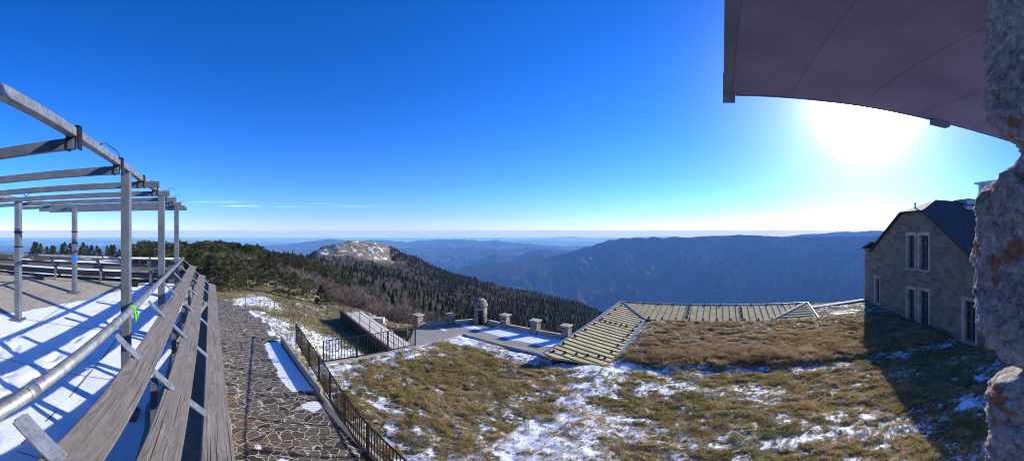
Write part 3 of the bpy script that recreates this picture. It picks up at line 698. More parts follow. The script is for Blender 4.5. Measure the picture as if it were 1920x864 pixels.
# green cloth tied on the handrail beside the first post
g = MB()
for k in range(3):
    b = 3.0 + .02 * k
    g.tube([L(-.75 + .041 * math.cos(an), b + .01 * math.sin(3 * an), -.77 + .041 * math.sin(an)) for an in [i * math.pi / 6 for i in range(13)]], .007, 6)
g.tube([L(-.71, 3.0, -.79), L(-.705, 3.01, -.82), L(-.70, 3.0, -.86), L(-.70, 2.99, -.895)], [.008, .014, .012, .004], 7)
g.tube([L(-.71, 3.07, -.79), L(-.70, 3.08, -.83), L(-.695, 3.07, -.87)], [.008, .013, .004], 7)
tag(g.build('cloth', 'green_cloth', smooth=True), 'bright green cloth tied around the pipe handrail beside a pergola post', 'cloth')

# ================================================================ IRON RAILINGS
def iron_railing(name, label, pts, h, post_d, bar_d=None, mat='iron', rails=(1.0,), pr=.022, cat='railing', group=None, rr=.016):
    root = thing(name, label, cat, L(*pts[0]), group)
    segs = []; tot = 0
    for p, q in zip(pts, pts[1:]):
        ln = math.hypot(q[0] - p[0], q[1] - p[1]); segs.append((tot, ln, p, q)); tot += ln
    def at(s):
        for (s0, ln, p, q) in segs:
            if s <= s0 + ln + 1e-6:
                t = (s - s0) / ln; return tuple(p[i] + (q[i] - p[i]) * t for i in range(3))
        return pts[-1]
    npost = max(1, round(tot / post_d))
    for i in range(npost + 1):
        a, b, z = at(tot * i / npost)
        m = MB(); m.bar(L(a, b, z - .12), L(a, b, z + h + .01), pr * 2, pr * 2, up=(VV[0], VV[1], 0)); m.build('post', mat, root)
    for f in rails:
        m = MB()
        for (s0, ln, p, q) in segs: m.bar(L(p[0], p[1], p[2] + h * f), L(q[0], q[1], q[2] + h * f), rr * 2.2, rr * 1.4)
        m.build('rail', mat, root)
    if bar_d:
        n = min(99, int(tot / bar_d))
        for i in range(1, n):
            a, b, z = at(tot * i / n)
            m = MB(); m.bar(L(a, b, z + h * rails[-1]), L(a, b, z + h), .016, .016, up=(VV[0], VV[1], 0)); m.build('baluster', mat, root)
    return root
iron_railing('iron_railing', 'long dark iron railing with thin bars running beside the stone path', [(2.72, 2.6, -5.3), (2.98, 6.2, -5.3), (3.42, 9.5, -5.32), (3.92, 14.6, -5.45)], 1.02, 1.5, .122, rails=(1.0, .1))
iron_railing('iron_railing', 'iron railing with thin bars on the kerb between turf roof and hollow', [(4.15, 11.5, -5.26), (8.35, 11.5, -5.24)], .95, 1.4, .12, rails=(1.0, .08))
iron_railing('post_fence', 'row of thin rusty posts with a rail crossing the snowy grass past the path', [(2.4, 22.2, -5.55), (4.5, 21.4, -5.75), (6.2, 20.8, -5.95), (8.3, 21.6, -6.0), (9.0, 21.5, -5.95)], .85, 1.05, mat='rust_iron', rails=(1.0,), rr=.009, pr=.018, cat='fence')
iron_railing('ramp_railing', 'thin rusty railing on top of the dark retaining wall beside the ramp', [(9.17, 21.3, -5.87), (9.17, 14.0, -6.72), (8.6, 11.9, -6.9)], .85, 1.3, mat='rust_iron', rails=(1.0, .5), rr=.012, pr=.02)
iron_railing('plaza_railing', 'dark iron railing strung between the stone pillars of the lookout', [(19.28, 6.3, -7.2), (19.28, 16.7, -7.2)], .62, 2.4, .16, rails=(1.0, .1), rr=.01, pr=.018)
iron_railing('plaza_railing', 'dark iron railing at the left end of the lookout, beyond the turret', [(18.7, 17.9, -7.2), (14.9, 19.7, -7.2)], .62, 2.1, .16, rails=(1.0, .1), rr=.01, pr=.018)

# ================================================================ LOOKOUT: pillars, parapet, turret
PW = ['the one nearest to the gallery roof', 'second from the gallery roof', 'third from the gallery roof, next to the turret', 'left of the turret in shade', 'at the left end of the lookout by the railing']
PP = [(19.25, 10.0), (19.25, 12.45), (19.25, 15.15), (17.0, 18.75), (14.7, 19.85)]
for i, (a, b) in enumerate(PP):
    r_ = thing('stone_pillar', 'square rubble stone pillar with flat cap, ' + PW[i], 'pillar', L(a, b, -7.5), 'stone pillars around the lookout')
    h = [.93, .95, .95, .8, .9][i]
    m = MB(); m.boxab(a - .27, a + .27, b - .27, b + .27, -7.7, -7.5 + h); m.build('shaft', 'rubble_stone', r_, bevel=.02)
    m = MB(); m.boxab(a - .35, a + .35, b - .35, b + .35, -7.5 + h, -7.5 + h + .11); m.build('cap', 'cap_stone', r_, bevel=.025)
m = MB(); m.boxab(19.1, 19.42, 3.6, 16.8, -9, -7.2)
tag(m.build('parapet', 'dressed_stone', bevel=.02), 'low stone parapet running between the pillars and the turret', 'parapet')
m = MB(); m.prism([(18.75, 17.85), (18.95, 18.1), (14.6, 20.2), (14.4, 19.9)], -7.25, -9)
tag(m.build('parapet', 'dressed_stone', bevel=.02), 'short stone parapet left of the turret', 'parapet')
TA, TB = 18.85, 17.3
tr = thing('stone_turret', 'small round stone sentry turret with domed top and dark doorway', 'turret', L(TA, TB, -7.5))
m = MB(); n = 36; ro, ri = .52, .36; z0, z1, zd = -8.6, -5.98, -6.28
door = R(-143 + 90 + 70)  # opens towards the camera, a little to its right
def circ(r, k, z):
    an = 2 * math.pi * k / n; return L(TA + r * math.cos(an), TB + r * math.sin(an), z)
def isdoor(k):
    an = math.degrees(2 * math.pi * (k + .5) / n); d = (an - 222 + 180) % 360 - 180
    return abs(d) < 27
for k in range(n):
    for (lo, hi) in ([(z0, -7.5), (zd, z1)] if isdoor(k) else [(z0, z1)]):
        vs = [circ(ro, k, lo), circ(ro, k + 1, lo), circ(ro, k + 1, hi), circ(ro, k, hi), circ(ri, k, lo), circ(ri, k + 1, lo), circ(ri, k + 1, hi), circ(ri, k, hi)]
        uu = [2 * math.pi * .52 * kk / n for kk in (k, k + 1)]
        m.add(vs, [(0, 1, 2, 3), (5, 4, 7, 6), (3, 2, 6, 7), (4, 5, 1, 0), (4, 0, 3, 7), (1, 5, 6, 2)], [[(uu[0], lo), (uu[1], lo), (uu[1], hi), (uu[0], hi)]] * 6)
m.build('wall', 'rubble_stone', tr)
m = MB(); vs = []; fs = []; rings = 9
prof = [(.60, -5.99), (.60, -5.92), (.56, -5.90)] + [(.55 * math.cos(t * math.pi / 2 / 8), -5.88 + .50 * math.sin(t * math.pi / 2 / 8)) for t in range(8)]
for (rad, z) in prof:
    for k in range(n):
        q = 1 + .05 * (random.random() - .5); vs.append(circ(rad * q, k, z + .012 * (random.random() - .5)))
for i in range(len(prof) - 1):
    for k in range(n): fs.append((i * n + k, i * n + (k + 1) % n, (i + 1) * n + (k + 1) % n, (i + 1) * n + k))
vs.append(L(TA, TB, -5.375)); t0 = (len(prof) - 1) * n
for k in range(n): fs.append((t0 + k, t0 + (k + 1) % n, len(vs) - 1))
vs.append(L(TA, TB, -5.99))
for k in range(n): fs.append(((k + 1) % n, k, len(vs) - 1))
m.add(vs, fs, None); m.build('dome', 'rubble_stone', tr)
m = MB(); m.prism([(TA + .5 * math.cos(t), TB + .5 * math.sin(t)) for t in [i * math.pi / 8 for i in range(16)]], -7.49, -8.8); m.build('floor', 'slate', tr)

# ================================================================ GALLERY ROOF
ga = thing('gallery', 'long L-shaped gallery with ribbed yellowish roof between lookout and turf', 'gallery', L(18, 5, -7.5))
def plane_roof(poly, zf, seams, th=.09):
    m = MB(); m.prism(poly, [zf(a, b) for a, b in poly], [zf(a, b) - th for a, b in poly])
    for (p, q) in seams:
        P = Vector(L(p[0], p[1], zf(*p) + .018)); Q = Vector(L(q[0], q[1], zf(*q) + .018)); m.bar(P, Q, .026, .035)
    return m
zt, zl = -4.80, -5.20
# far wing: high at a=20.6, low at a=18.15
zfar = lambda a, b: zl + (a - 18.15) / 2.45 * (zt - zl)
def hipl(a): return 4.45 + (a - 18.15) / 2.45 * 2.15      # left hip line b(a)
def hipr(a): return -2.75 - (a - 18.15) / 2.45 * 2.65
def ainv_l(b): return 18.15 + (b - 4.45) / 2.15 * 2.45
def ainv_r(b): return 18.15 + (-2.75 - b) / 2.65 * 2.45
seams = []; b = 6.4
while b > -5.2:
    lo = 18.15
    if b > 4.45: lo = ainv_l(b)
    if b < -2.75: lo = ainv_r(b)
    seams.append(((lo, b), (20.6, b))); b -= .38
plane_roof([(18.15, 4.45), (20.6, 6.6), (20.6, -5.4), (18.15, -2.75)], zfar, seams).build('far_roof', 'plank_roof', ga)
zleft = lambda a, b: zl + (b - (4.45 - (18.15 - a) * .045)) / 2.15 * (zt - zl) - .012 * (20.6 - a)
seams = []; a = 20.4
while a > 10.5:
    inn = 4.45 - (18.15 - a) * .045 if a < 18.15 else hipl(a)
    out = 6.6 - (20.6 - a) * .02
    if a < 11.3: inn = max(inn, 4.1 + (11.4 - a) / 1.1 * 2.2)
    if out - inn > .1: seams.append(((a, inn), (a, out)))
    a -= .38
plane_roof([(18.15, 4.45), (20.6, 6.6), (10.35, 6.4), (11.4, 4.12)], zleft, seams).build('left_roof', 'plank_roof', ga)
zr = zfar
seams = []; a = 20.3
while a > 18.2:
    seams.append(((a, hipr(a)), (a, -5.35))); a -= .36
plane_roof([(18.15, -2.75), (20.6, -5.4), (20.6, -5.5), (18.15, -5.5)], zr, seams).build('right_roof', 'plank_roof', ga)
m = MB()
m.bar(L(20.64, 6.66, zt + .01), L(20.64, -5.5, zt + .01), .12, .07); m.bar(L(20.64, 6.66, zt + .012), L(10.3, 6.46, zt - .11), .12, .07)
m.bar(L(18.15, 4.45, zl + .03), L(20.6, 6.6, zt + .03), .09, .05); m.bar(L(18.15, -2.75, zl + .03), L(20.6, -5.4, zt + .03), .09, .05); m.bar(L(18.12, -5.52, zl + .02), L(20.64, -5.52, zt + .02), .07, .05)
m.build('ridge_cap', 'zinc', ga)
m = MB(); m.bar(L(18.10, 4.4, zl - .075), L(18.10, -5.55, zl - .075), .13, .1); m.build('gutter', 'slate', ga)
m = MB(); m.bar(L(18.1, 4.38, zl - .075), L(11.35, 4.06, zl - .17), .13, .1); m.build('gutter', 'zinc', ga)
def hook(a, b, z):
    m = MB(); m.boxab(a - .045, a + .045, b - .045, b + .045, z, z + .07); m.boxab(a - .02, a + .02, b - .02, b + .02, z + .07, z + .11); m.build('snow_guard', 'iron', ga)
for k in range(12):
    bb = 6.0 - k * .98; hook(20.5, bb, zfar(20.5, bb) + .01)
    bb = 4.2 - k * .78; hook(18.3, bb, zfar(18.3, bb) + .01)
for i in range(7): hook(18.5 + .3 * i, 2.0 + .07 * (i % 2), zfar(18.5 + .3 * i, 2) + .01)
for i in range(6): hook(18.5 + .33 * i, -1.15 + .05 * (i % 2), zfar(18.5 + .33 * i, -1) + .01)
for k in range(8):
    aa = 19.6 - k * 1.1; hook(aa, 6.3, zleft(aa, 6.3) + .01)
    aa = 17.4 - k * .8; hook(aa, 4.45, zleft(aa, 4.5) + .01)
for i in range(6): hook(16.2 - .04 * i, 4.9 + .28 * i, zleft(16.2, 4.9 + .28 * i) + .01)
for i in range(5): hook(11.8 - .22 * i, 4.7 + .38 * i, zleft(11.8 - .2 * i, 4.7 + .38 * i) + .01)
m = MB(); m.boxab(20.25, 20.5, -5.5, 6.4, -10, zt - .13); m.build('wall', 'house_stone', ga)
m = MB(); m.prism([(10.55, 6.1), (20.2, 6.3), (20.2, 6.05), (10.65, 5.85)], [zt - .28, zt - .18, zt - .18, zt - .28], -9); m.boxab(11.3, 18.1, 4.27, 4.5, -9, zl - .3); m.boxab(18.16, 18.3, -5.5, 4.5, -9, zl - .1); m.prism([(18.16, -2.75), (18.3, -2.75), (18.3, -5.45), (18.16, -5.45)], [zl - .102] * 4, zl - .5); m.prism([(18.3, -5.45), (20.25, -5.45), (20.25, -5.3), (18.3, -5.3)], [zl - .1, zt - .17, zt - .17, zl - .1], -9)
m.boxab(10.62, 11.5, 4.55, 5.85, -9, -5.4); m.build('inner_wall', 'slate', ga)

# parapet wall between gallery and house
pw = thing('boundary_wall', 'low wall with pale coping between the gallery roof and the stone house', 'wall', L(21, -7.5, -5.3))
m = MB(); m.prism([(20.3, -5.65), (20.65, -5.65), (21.75, -9.98), (21.4, -9.98)], -5.17, -9); m.build('wall', 'slate', pw)
m = MB(); m.prism([(20.25, -5.63), (20.7, -5.63), (21.8, -9.97), (21.35, -9.97)], -5.08, -5.165); m.build('coping', 'pale_concrete', pw, bevel=.01)

# ================================================================ STONE HOUSE
hs_ = thing('stone_house', 'two-storey stone gable house with dark slate roof and tall paired windows', 'house', L(15.1, -10, -5.3))
BX = -10.0
OPEN = [(15.72, 14.94, -2.13, -.27), (14.52, 13.68, -2.1, -.25), (15.72, 14.94, -5.22, -3.32), (14.52, 13.68, -5.2, -3.25), (19.75, 19.15, -4.95, -3.25), (10.95, 10.2, -5.2, -3.2)]
cutsA = sorted({9.6, 20.2, 13.75, 16.45, 21.45, *[v for o in OPEN for v in o[:2]]}); cutsZ = [-6.5, -5.2, -5.22, -4.95, -3.32, -3.25, -3.2, -2.13, -2.1, -1.37, -.27, -.25, 1.1]
cutsZ = sorted(set(cutsZ))
def gab(a): return max(-1.37, min(1.02, 1.68 - .6 * abs(a - 15.1)))
def top(a): return gab(a) if a <= 20.2 else -1.3
m = MB()
for i in range(len(cutsA) - 1):
    a0, a1 = cutsA[i], cutsA[i + 1]
    for jz in range(len(cutsZ) - 1):
        z0, z1 = cutsZ[jz], cutsZ[jz + 1]; ac, zc = (a0 + a1) / 2, (z0 + z1) / 2
        if any(min(o[0], o[1]) < ac < max(o[0], o[1]) and o[2] < zc < o[3] for o in OPEN): continue
        t0, t1 = top(a0 + 1e-4), top(a1 - 1e-4)
        h0, h1 = min(z1, t0), min(z1, t1)
        if h0 <= z0 and h1 <= z0: continue
        if h0 < z0 and z1 > t0:   # the slope cuts the low side
            ax = a0 + (z0 - t0) / ((t1 - t0) + 1e-9) * (a1 - a0); m.add([L(ax, BX, z0), L(a1, BX, z0), L(a1, BX, h1)], [(0, 1, 2)])
        elif h1 < z0:
            ax = a1 - (z0 - t1) / ((t0 - t1) + 1e-9) * (a1 - a0); m.add([L(a0, BX, z0), L(ax, BX, z0), L(a0, BX, h0)], [(0, 1, 2)])
        else:
            pts = [L(a0, BX, z0), L(a1, BX, z0), L(a1, BX, h1)]
            if t0 < z1 < t1: pts.append(L(a0 + (z1 - t0) / (t1 - t0) * (a1 - a0), BX, z1))
            if t1 < z1 < t0: pts.insert(3, L(a0 + (t0 - z1) / (t0 - t1) * (a1 - a0), BX, z1))
            pts.append(L(a0, BX, h0)); m.add(pts, [tuple(range(len(pts)))])
wall = m.build('wall', 'house_stone', hs_)
m = MB(); m.boxab(9.6, 9.9, -26, BX - .002, -6.5, -1.4); m.boxab(21.2, 21.45, -26, BX - .002, -9, -1.3); m.boxab(9.9, 21.2, -26, -25.8, -9, -1.3); m.boxab(9.9, 21.2, -25.8, -11.2, -1.75, -1.62); m.build('side_wall', 'house_stone', hs_)
for k, (a1, a0, z0, z1) in enumerate(OPEN):
    wn = MB()
    # reveals
    d = .22
    wn.boxab(a0, a0 + .045, BX - d, BX - d + .07, z0, z1); wn.boxab(a1 - .045, a1, BX - d, BX - d + .07, z0, z1); wn.boxab(a0 + .045, a1 - .045, BX - d, BX - d + .07, z1 - .05, z1); wn.boxab(a0 + .045, a1 - .045, BX - d, BX - d + .07, z0, z0 + .06)
    mid = (a0 + a1) / 2; wn.boxab(mid - .025, mid + .025, BX - d, BX - d + .065, z0 + .06, z1 - .05)
    nb = 4
    for q in range(1, nb): 
        z = z0 + (z1 - z0) * q / nb; wn.boxab(a0 + .045, mid - .025, BX - d, BX - d + .06, z - .013, z + .013); wn.boxab(mid + .025, a1 - .045, BX - d, BX - d + .06, z - .013, z + .013)
    wi = wn.build('window', 'window_frame', hs_)
    g = MB(); g.boxab(a0, a1, BX - d - .03, BX - d - .004, z0, z1); g.build('pane', 'glass', wi)
    s = MB()
    s.boxab(a0 - .002, a0 + .0, BX - .3, BX, z0, z1)
    # lighter dressed surround, 12 mm proud
    s.boxab(a0 - .14, a0, BX - .30, BX + .014, z0, z1 + .16); s.boxab(a1, a1 + .14, BX - .30, BX + .014, z0, z1 + .16); s.boxab(a0, a1, BX - .30, BX + .012, z1, z1 + .16)
    s.build('surround', 'dressed_stone', wi)
    s = MB(); s.boxab(a0 - .16, a1 + .16, BX - .2, BX + .07, z0 - .08, z0 - .001); s.build('sill', 'cap_stone', wi)
# roof: two slopes, clipped hip, slate; paler coping along the nearer rake
rf = MB(); ov = .18
zz = lambda a: 1.80 - .6 * abs(a - 15.1)
rf.add([L(20.45, BX + ov, zz(20.45)), L(16.3, BX + ov, zz(16.3)), L(15.1, BX - 1.6, zz(15.1)), L(15.1, -26, zz(15.1)), L(20.45, -26, zz(20.45)),
        L(20.45, BX + ov, zz(20.45) - .1), L(16.3, BX + ov, zz(16.3) - .1), L(15.1, BX - 1.6, zz(15.1) - .1), L(15.1, -26, zz(15.1) - .1), L(20.45, -26, zz(20.45) - .1)],
       [(0, 1, 2, 3, 4), (9, 8, 7, 6, 5), (0, 5, 6, 1), (0, 4, 9, 5)])
rf.add([L(9.7, BX + ov, zz(9.7)), L(13.9, BX + ov, zz(13.9)), L(15.1, BX - 1.6, zz(15.1)), L(15.1, -26, zz(15.1)), L(9.7, -26, zz(9.7)),
        L(9.7, BX + ov, zz(9.7) - .1), L(13.9, BX + ov, zz(13.9) - .1), L(15.1, BX - 1.6, zz(15.1) - .1), L(15.1, -26, zz(15.1) - .1), L(9.7, -26, zz(9.7) - .1)],
       [(4, 3, 2, 1, 0), (5, 6, 7, 8, 9), (1, 6, 5, 0), (5, 9, 4, 0)])
rf.add([L(16.3, BX + ov, zz(16.3)), L(13.9, BX + ov, zz(13.9)), L(15.1, BX - 1.6, zz(15.1)), L(16.3, BX + ov, zz(16.3) - .1), L(13.9, BX + ov, zz(13.9) - .1)], [(0, 1, 2), (0, 3, 4, 1)])
roof = rf.build('roof', 'slate', hs_)
m = MB(); m.add([L(9.6, BX + ov + .04, zz(9.6) + .06), L(13.85, BX + ov + .04, zz(13.85) + .06), L(14.1, BX - .45, zz(14.1) + .06), L(9.6, BX - .55, zz(9.6) + .06),
                 L(9.6, BX + ov + .04, zz(9.6) - .14), L(13.85, BX + ov + .04, zz(13.85) - .14), L(14.1, BX - .45, zz(14.1) - .12), L(9.6, BX - .55, zz(9.6) - .12)],
                [(0, 3, 2, 1), (4, 5, 6, 7), (0, 1, 5, 4), (1, 2, 6, 5), (2, 3, 7, 6), (3, 0, 4, 7)]); m.build('coping', 'slate', roof)
m = MB(); m.prism([(20.2, BX + .15), (21.65, BX + .15), (21.65, -13), (20.2, -13)], [-.80, -1.25, -1.25, -.80], [-.9, -1.35, -1.35, -.9]); m.boxab(20.2, 21.45, -13, BX - .002, -1.36, -1.3); m.build('annex_roof', 'slate', hs_)
m = MB(); m.tube([L(15.35, BX - .3, 1.0), L(15.35, BX - .3, 1.5)], .045, 10); m.tube([L(15.35, BX - .3, 1.5), L(15.35, BX - .3, 1.57)], .075, 10); m.build('vent_pipe', 'galv', roof)
m = MB(); m.prism([(14.2, -13.2), (14.2, -15.2), (15.9, -15.2), (15.9, -13.2)], [1.55, 1.55, 1.55, 1.55], .9); m.prism([(14.35, -13.4), (14.35, -15.0), (15.75, -15.0), (15.75, -13.4)], 1.96, 1.552); m.build('skylight', 'zinc', roof, bevel=.12)
cb = thing('rooftop_cabin', 'pale metal-clad cabin with flat roof rising behind the slate roof', 'cabin', L(15.4, -17, 1.4))
m = MB(); m.boxab(14.3, 16.6, -19, -16.6, .9, 3.32); m.build('wall', 'white_panel', cb)
m = MB(); m.boxab(14.1, 16.8, -19.2, -16.35, 3.322, 3.47); m.build('roof', 'white_panel', cb, bevel=.02)
m = MB(); m.boxab(16.15, 16.2, -16.598, -16.56, 1.4, 3.3); m.build('corner_post', 'zinc', cb)
m = MB(); m.boxab(14.26, 14.298, -17.0, -16.9, 1.4, 3.3); m.build('corner_post', 'zinc', cb)

# ================================================================ the near wall corner (rough granite) and the roof over the camera
nz_, nc = 560, 190
zs = np.linspace(-2.6, 1.52, nz_)
ZT = [(-2.6, .76), (-1.2, .75), (-.88, .752), (-.66, .755), (-.56, .75), (-.50, .725), (-.465, .665), (-.435, .69), (-.40, .725), (-.34, .785), (-.26, .815), (-.12, .825), (.02, .81), (.10, .79), (.145, .755), (.175, .69), (.20, .65), (.28, .655), (.31, .705), (.36, .76), (.45, .772), (.62, .765), (.80, .75), (1.0, .75), (1.52, .75)]
aend = np.interp(zs, [p[0] for p in ZT], [p[1] for p in ZT]) + .02 * (fbm(zs * 9, zs * 0, 7, 4) - .5)
V_ = []
s = np.linspace(0, 1, nc)
for i, z in enumerate(zs):
    ae = aend[i]; rc = .10
    # path: side face b=-.74 from a=-.2 to ae-rc, round corner, then back along b
    La = ae - rc + .2; Lc = rc * math.pi / 2; Lb = .9; tot = La + Lc + Lb
    # concentrate samples where the camera looks
    ss = s * tot
    for q in ss:
        if q < La: a, b, na_, nb_ = -.2 + q, -.74, 0, 1
        elif q < La + Lc: t = (q - La) / rc; a, b, na_, nb_ = ae - rc + rc * math.sin(t), -.74 - rc + rc * math.cos(t), math.sin(t), math.cos(t)
        else: a, b, na_, nb_ = ae, -.74 - rc - (q - La - Lc), 1, 0
        V_.append((a, b, z, na_, nb_, q))
V_ = np.array(V_)
d = (fbm(V_[:, 5] * 7, V_[:, 2] * 7, 200, 6, .6) - .5) * .075 + (fbm(V_[:, 5] * 30, V_[:, 2] * 30, 210, 5, .7) - .5) * .05
joint = np.exp(-((V_[:, 2] + .455) / .022) ** 2) + np.exp(-((V_[:, 2] - .235 + .02 * np.sin(V_[:, 5] * 20)) / .05) ** 2) * .8
d = d - .045 * joint
a = V_[:, 0] + V_[:, 3] * d; b = V_[:, 1] + V_[:, 4] * d
X, Y = LA(a, b); idx = np.arange(nz_ * nc).reshape(nz_, nc)
fc = np.stack([idx[:-1, :-1], idx[:-1, 1:], idx[1:, 1:], idx[1:, :-1]], -1).reshape(-1, 4)[:, ::-1]
nw = thing('granite_wall', 'rough granite wall corner with orange lichen at the right edge, very close', 'wall', L(.6, -.8, -5.3))
raw_mesh('stonework', np.stack([X, Y, V_[:, 2]], -1), fc, 'granite', nw, smooth=True)
m = MB(); m.boxab(-5, .58, -3.2, -.86, -5.6, 1.5); m.build('wall_core', 'granite', nw)
ro_ = thing('roof_overhang', 'dark flat roof overhang with blue-grey edge board above the camera', 'roof', L(1, -2, 1.6))
zh = 1.5
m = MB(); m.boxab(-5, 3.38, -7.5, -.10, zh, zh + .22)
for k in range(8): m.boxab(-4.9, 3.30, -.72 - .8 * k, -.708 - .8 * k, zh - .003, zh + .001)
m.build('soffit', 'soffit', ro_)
m = MB(); m.boxab(-5, 3.40, -.098, -.012, zh - .012, zh + .25); m.boxab(3.33, 3.42, -.13, -.005, zh - .09, zh + .25); m.build('edge_board', 'fascia', ro_)
m = MB(); m.boxab(3.382, 3.41, -7.5, -.135, zh - .006, zh + .25); m.boxab(3.31, 3.415, -2.78, -2.52, zh - .075, zh - .007); m.build('front_board', 'fascia', ro_)
# ================================================================ VEGETATION
def tri_cloud(centres, ln, wd, out, up, rgn):
    """thin triangles at centres, pointing along out (N,3) + randomness"""
    n = len(centres); d = out + rgn.normal(0, .55, (n, 3)); d[:, 2] += up; d /= np.linalg.norm(d, axis=1)[:, None]
    s = np.cross(d, rgn.normal(0, 1, (n, 3))); s /= np.linalg.norm(s, axis=1)[:, None]
    l = (ln * rgn.uniform(.6, 1.3, n))[:, None]; w = (wd * rgn.uniform(.7, 1.3, n))[:, None]
    v = np.stack([centres - s * w, centres + s * w, centres + d * l], 1).reshape(-1, 3)
    return v, np.arange(n * 3).reshape(-1, 3)

def mesh_of(o):
    me = o.data; bpy.data.objects.remove(o); return me

def pine_meshes(seed, conical=False):
    g = np.random.default_rng(seed); H = 4.0
    if conical: clumps = []; 
    cl = []
    n = 150 if not conical else 130
    for i in range(n):
        t = g.uniform(0.03, 1) ** (.85 if not conical else 1.0)
        z = .25 + t * (H - .35)
        if conical: rad = 1.15 * (1 - t) ** .8 + .06
        else: rad = 1.75 * math.sqrt(max(0, 1 - ((t - .35) / .68) ** 2)) + .1
        an = g.uniform(0, 2 * math.pi); bulge = 1 + .42 * math.sin(an * 2 + seed) * math.sin(z * 1.7 + seed * 2) + g.normal(0, .1)
        rr = rad * bulge * (g.uniform(.35, 1) ** .5)
        cl.append((rr * math.cos(an), rr * math.sin(an), z + g.normal(0, .08)))
    cl = np.array(cl)
    k = 34
    off = g.normal(0, 1, (len(cl), k, 3)); off /= np.linalg.norm(off, axis=2)[..., None]; off[..., 2] *= .6
    rad = g.uniform(.17, .34, (len(cl), 1, 1)) * (1.0 if not conical else .8)
    cen = cl[:, None] + off * rad * g.uniform(.2, 1, (len(cl), k, 1))
    outd = off + cl[:, None] * [.35, .35, 0]
    tint = (g.uniform(.0, .8, (len(cl), 1)) + g.uniform(-.1, .35, (len(cl), k)))
    v, f = tri_cloud(cen.reshape(-1, 3), .21, .034, outd.reshape(-1, 3), .35, g)
    crown = raw_mesh('crown', v, f, 'spruce_leaf' if conical else 'pine_leaf', attrs={'tint': np.repeat(tint.ravel(), 3)})
    tk = MB(); tk.tube([(0, 0, -.6), (.03, .02, .8), (-.03, .05, 2.2), (0, 0, H * .93)], [.11, .09, .06, .015], 7)
    for i in range(14 if not conical else 10):
        q = cl[g.integers(len(cl))]; z0 = max(.2, q[2] * .75); tk.tube([(0, 0, z0), (q[0] * .55, q[1] * .55, z0 + .1), (q[0] * .95, q[1] * .95, q[2])], [.04, .025, .008], 4, caps=False)
    trunk = tk.build('trunk', 'bark')
    return mesh_of(crown), mesh_of(trunk)
PINES = [pine_meshes(300 + i) for i in range(5)]; CONES = [pine_meshes(320 + i, True) for i in range(3)]

tr_rng = random.Random(42)
def plant_tree(kind, x, y, h, label, cat, group=None, squash=1.0, name=None):
    cm, tm = (CONES if kind == 'cone' else PINES)[tr_rng.randrange(3 if kind == 'cone' else 5)]
    r_ = thing(name or ('young_conifer' if kind == 'cone' else 'pine_tree'), label, cat, (x, y, float(terr(x, y)) - .05), group)
    s = h / 4.1; r_.scale = (s * squash, s * squash, s); r_.rotation_euler = (0, 0, tr_rng.uniform(0, 6.28))
    for nm, me in (('trunk', tm), ('crown', cm)):
        o = bpy.data.objects.new(nm, me); COL.objects.link(o); o.parent = r_
    return r_
def polar(xp, r): an = R((xp - 960) / 10.6667); return r * math.sin(an), r * math.cos(an)

taken = []
def free(x, y, d):
    for (p, q) in taken:
        if (p - x) ** 2 + (q - y) ** 2 < d * d: return False
    taken.append((x, y)); return True
# prominent ones
for kind, xp, r, h, sq, lab in [
    ('pine', 541, 32.5, 2.9, 1.15, 'broad dark pine at the near edge of the wood above the snow patch'),
    ('cone', 602, 30.5, 2.1, 1.2, 'small pointed conifer standing alone in the grass beside a snow patch'),
    ('pine', 430, 31.0, 3.6, 1.0, 'big bushy pine just past the end of the boarded railing'),
    ('pine', 462, 35.0, 3.4, 1.0, 'round pine at the edge of the clearing behind the white snow patch'),
    ('pine', 500, 38.0, 3.3, 1.05, 'pine between the clearing and the brown shrub'),
    ('pine', 402, 33.0, 3.5, .9, 'pine rising directly behind the ends of the weathered boards'),
    ('pine', 575, 36.0, 2.3, 1.2, 'low spreading pine between the broad dark pine and the small pointed conifer'),
    ('pine', 618, 33.0, 1.5, 1.2, 'very small dark pine right of the small pointed conifer'),
    ('pine', 700, 62.0, 3.5, 1.1, 'dark pine among brown shrubs on the slope behind the ramp'),
    ('cone', 345, 60, 4.5, 1.3, 'tall conifer seen just behind the last pergola post')]:
    x, y = polar(xp, r); taken.append((x, y)); plant_tree(kind, x, y, h, lab, 'tree', None, sq)
# left horizon row
for k in range(24):
    xp = 62 + k * 8.6 + tr_rng.uniform(-4, 4)
    if 262 < xp < 266: continue
    x, y = polar(xp, tr_rng.uniform(84, 104)); plant_tree('cone', x, y, tr_rng.uniform(2.4, 4.2), 'small dark conifer in the row on the horizon beyond the far railing', 'tree', 'conifers in the row beyond the far railing', 1.25)
n = 0; tries = 0
while n < 235 and tries < 9000:
    tries += 1
    azd = tr_rng.uniform(-66, -29); r = 34 + 150 * tr_rng.random() ** 1.25
    if azd < -60 and r < 60: continue
    if azd > -37 and r < 48: continue
    if -43 < azd < -36 and r < 37: continue
    x = r * math.sin(R(azd)); y = r * math.cos(R(azd))
    dens = float(fbm(x / 12, y / 12, 21, 4)) + min(.4, max(0, (r - 34) / 100))
    if dens < .44 or not free(x, y, 2.3 + r / 90): continue
    if azd > -50 and float(fbm(x / 18, y / 18, 77, 2)) > .55: continue   # gaps taken by bare shrubs
    h = min(7.0, 2.7 + (r - 30) / 32 + tr_rng.uniform(-.7, 1.1))
    if azd > -44: h = min(h, 4.8)
    plant_tree('pine' if tr_rng.random() < .85 else 'cone', x, y, h, 'dark pine in the thick wood between the terrace and the bald hill', 'tree', 'pines in the wood between terrace and bald hill', tr_rng.uniform(.9, 1.3)); n += 1

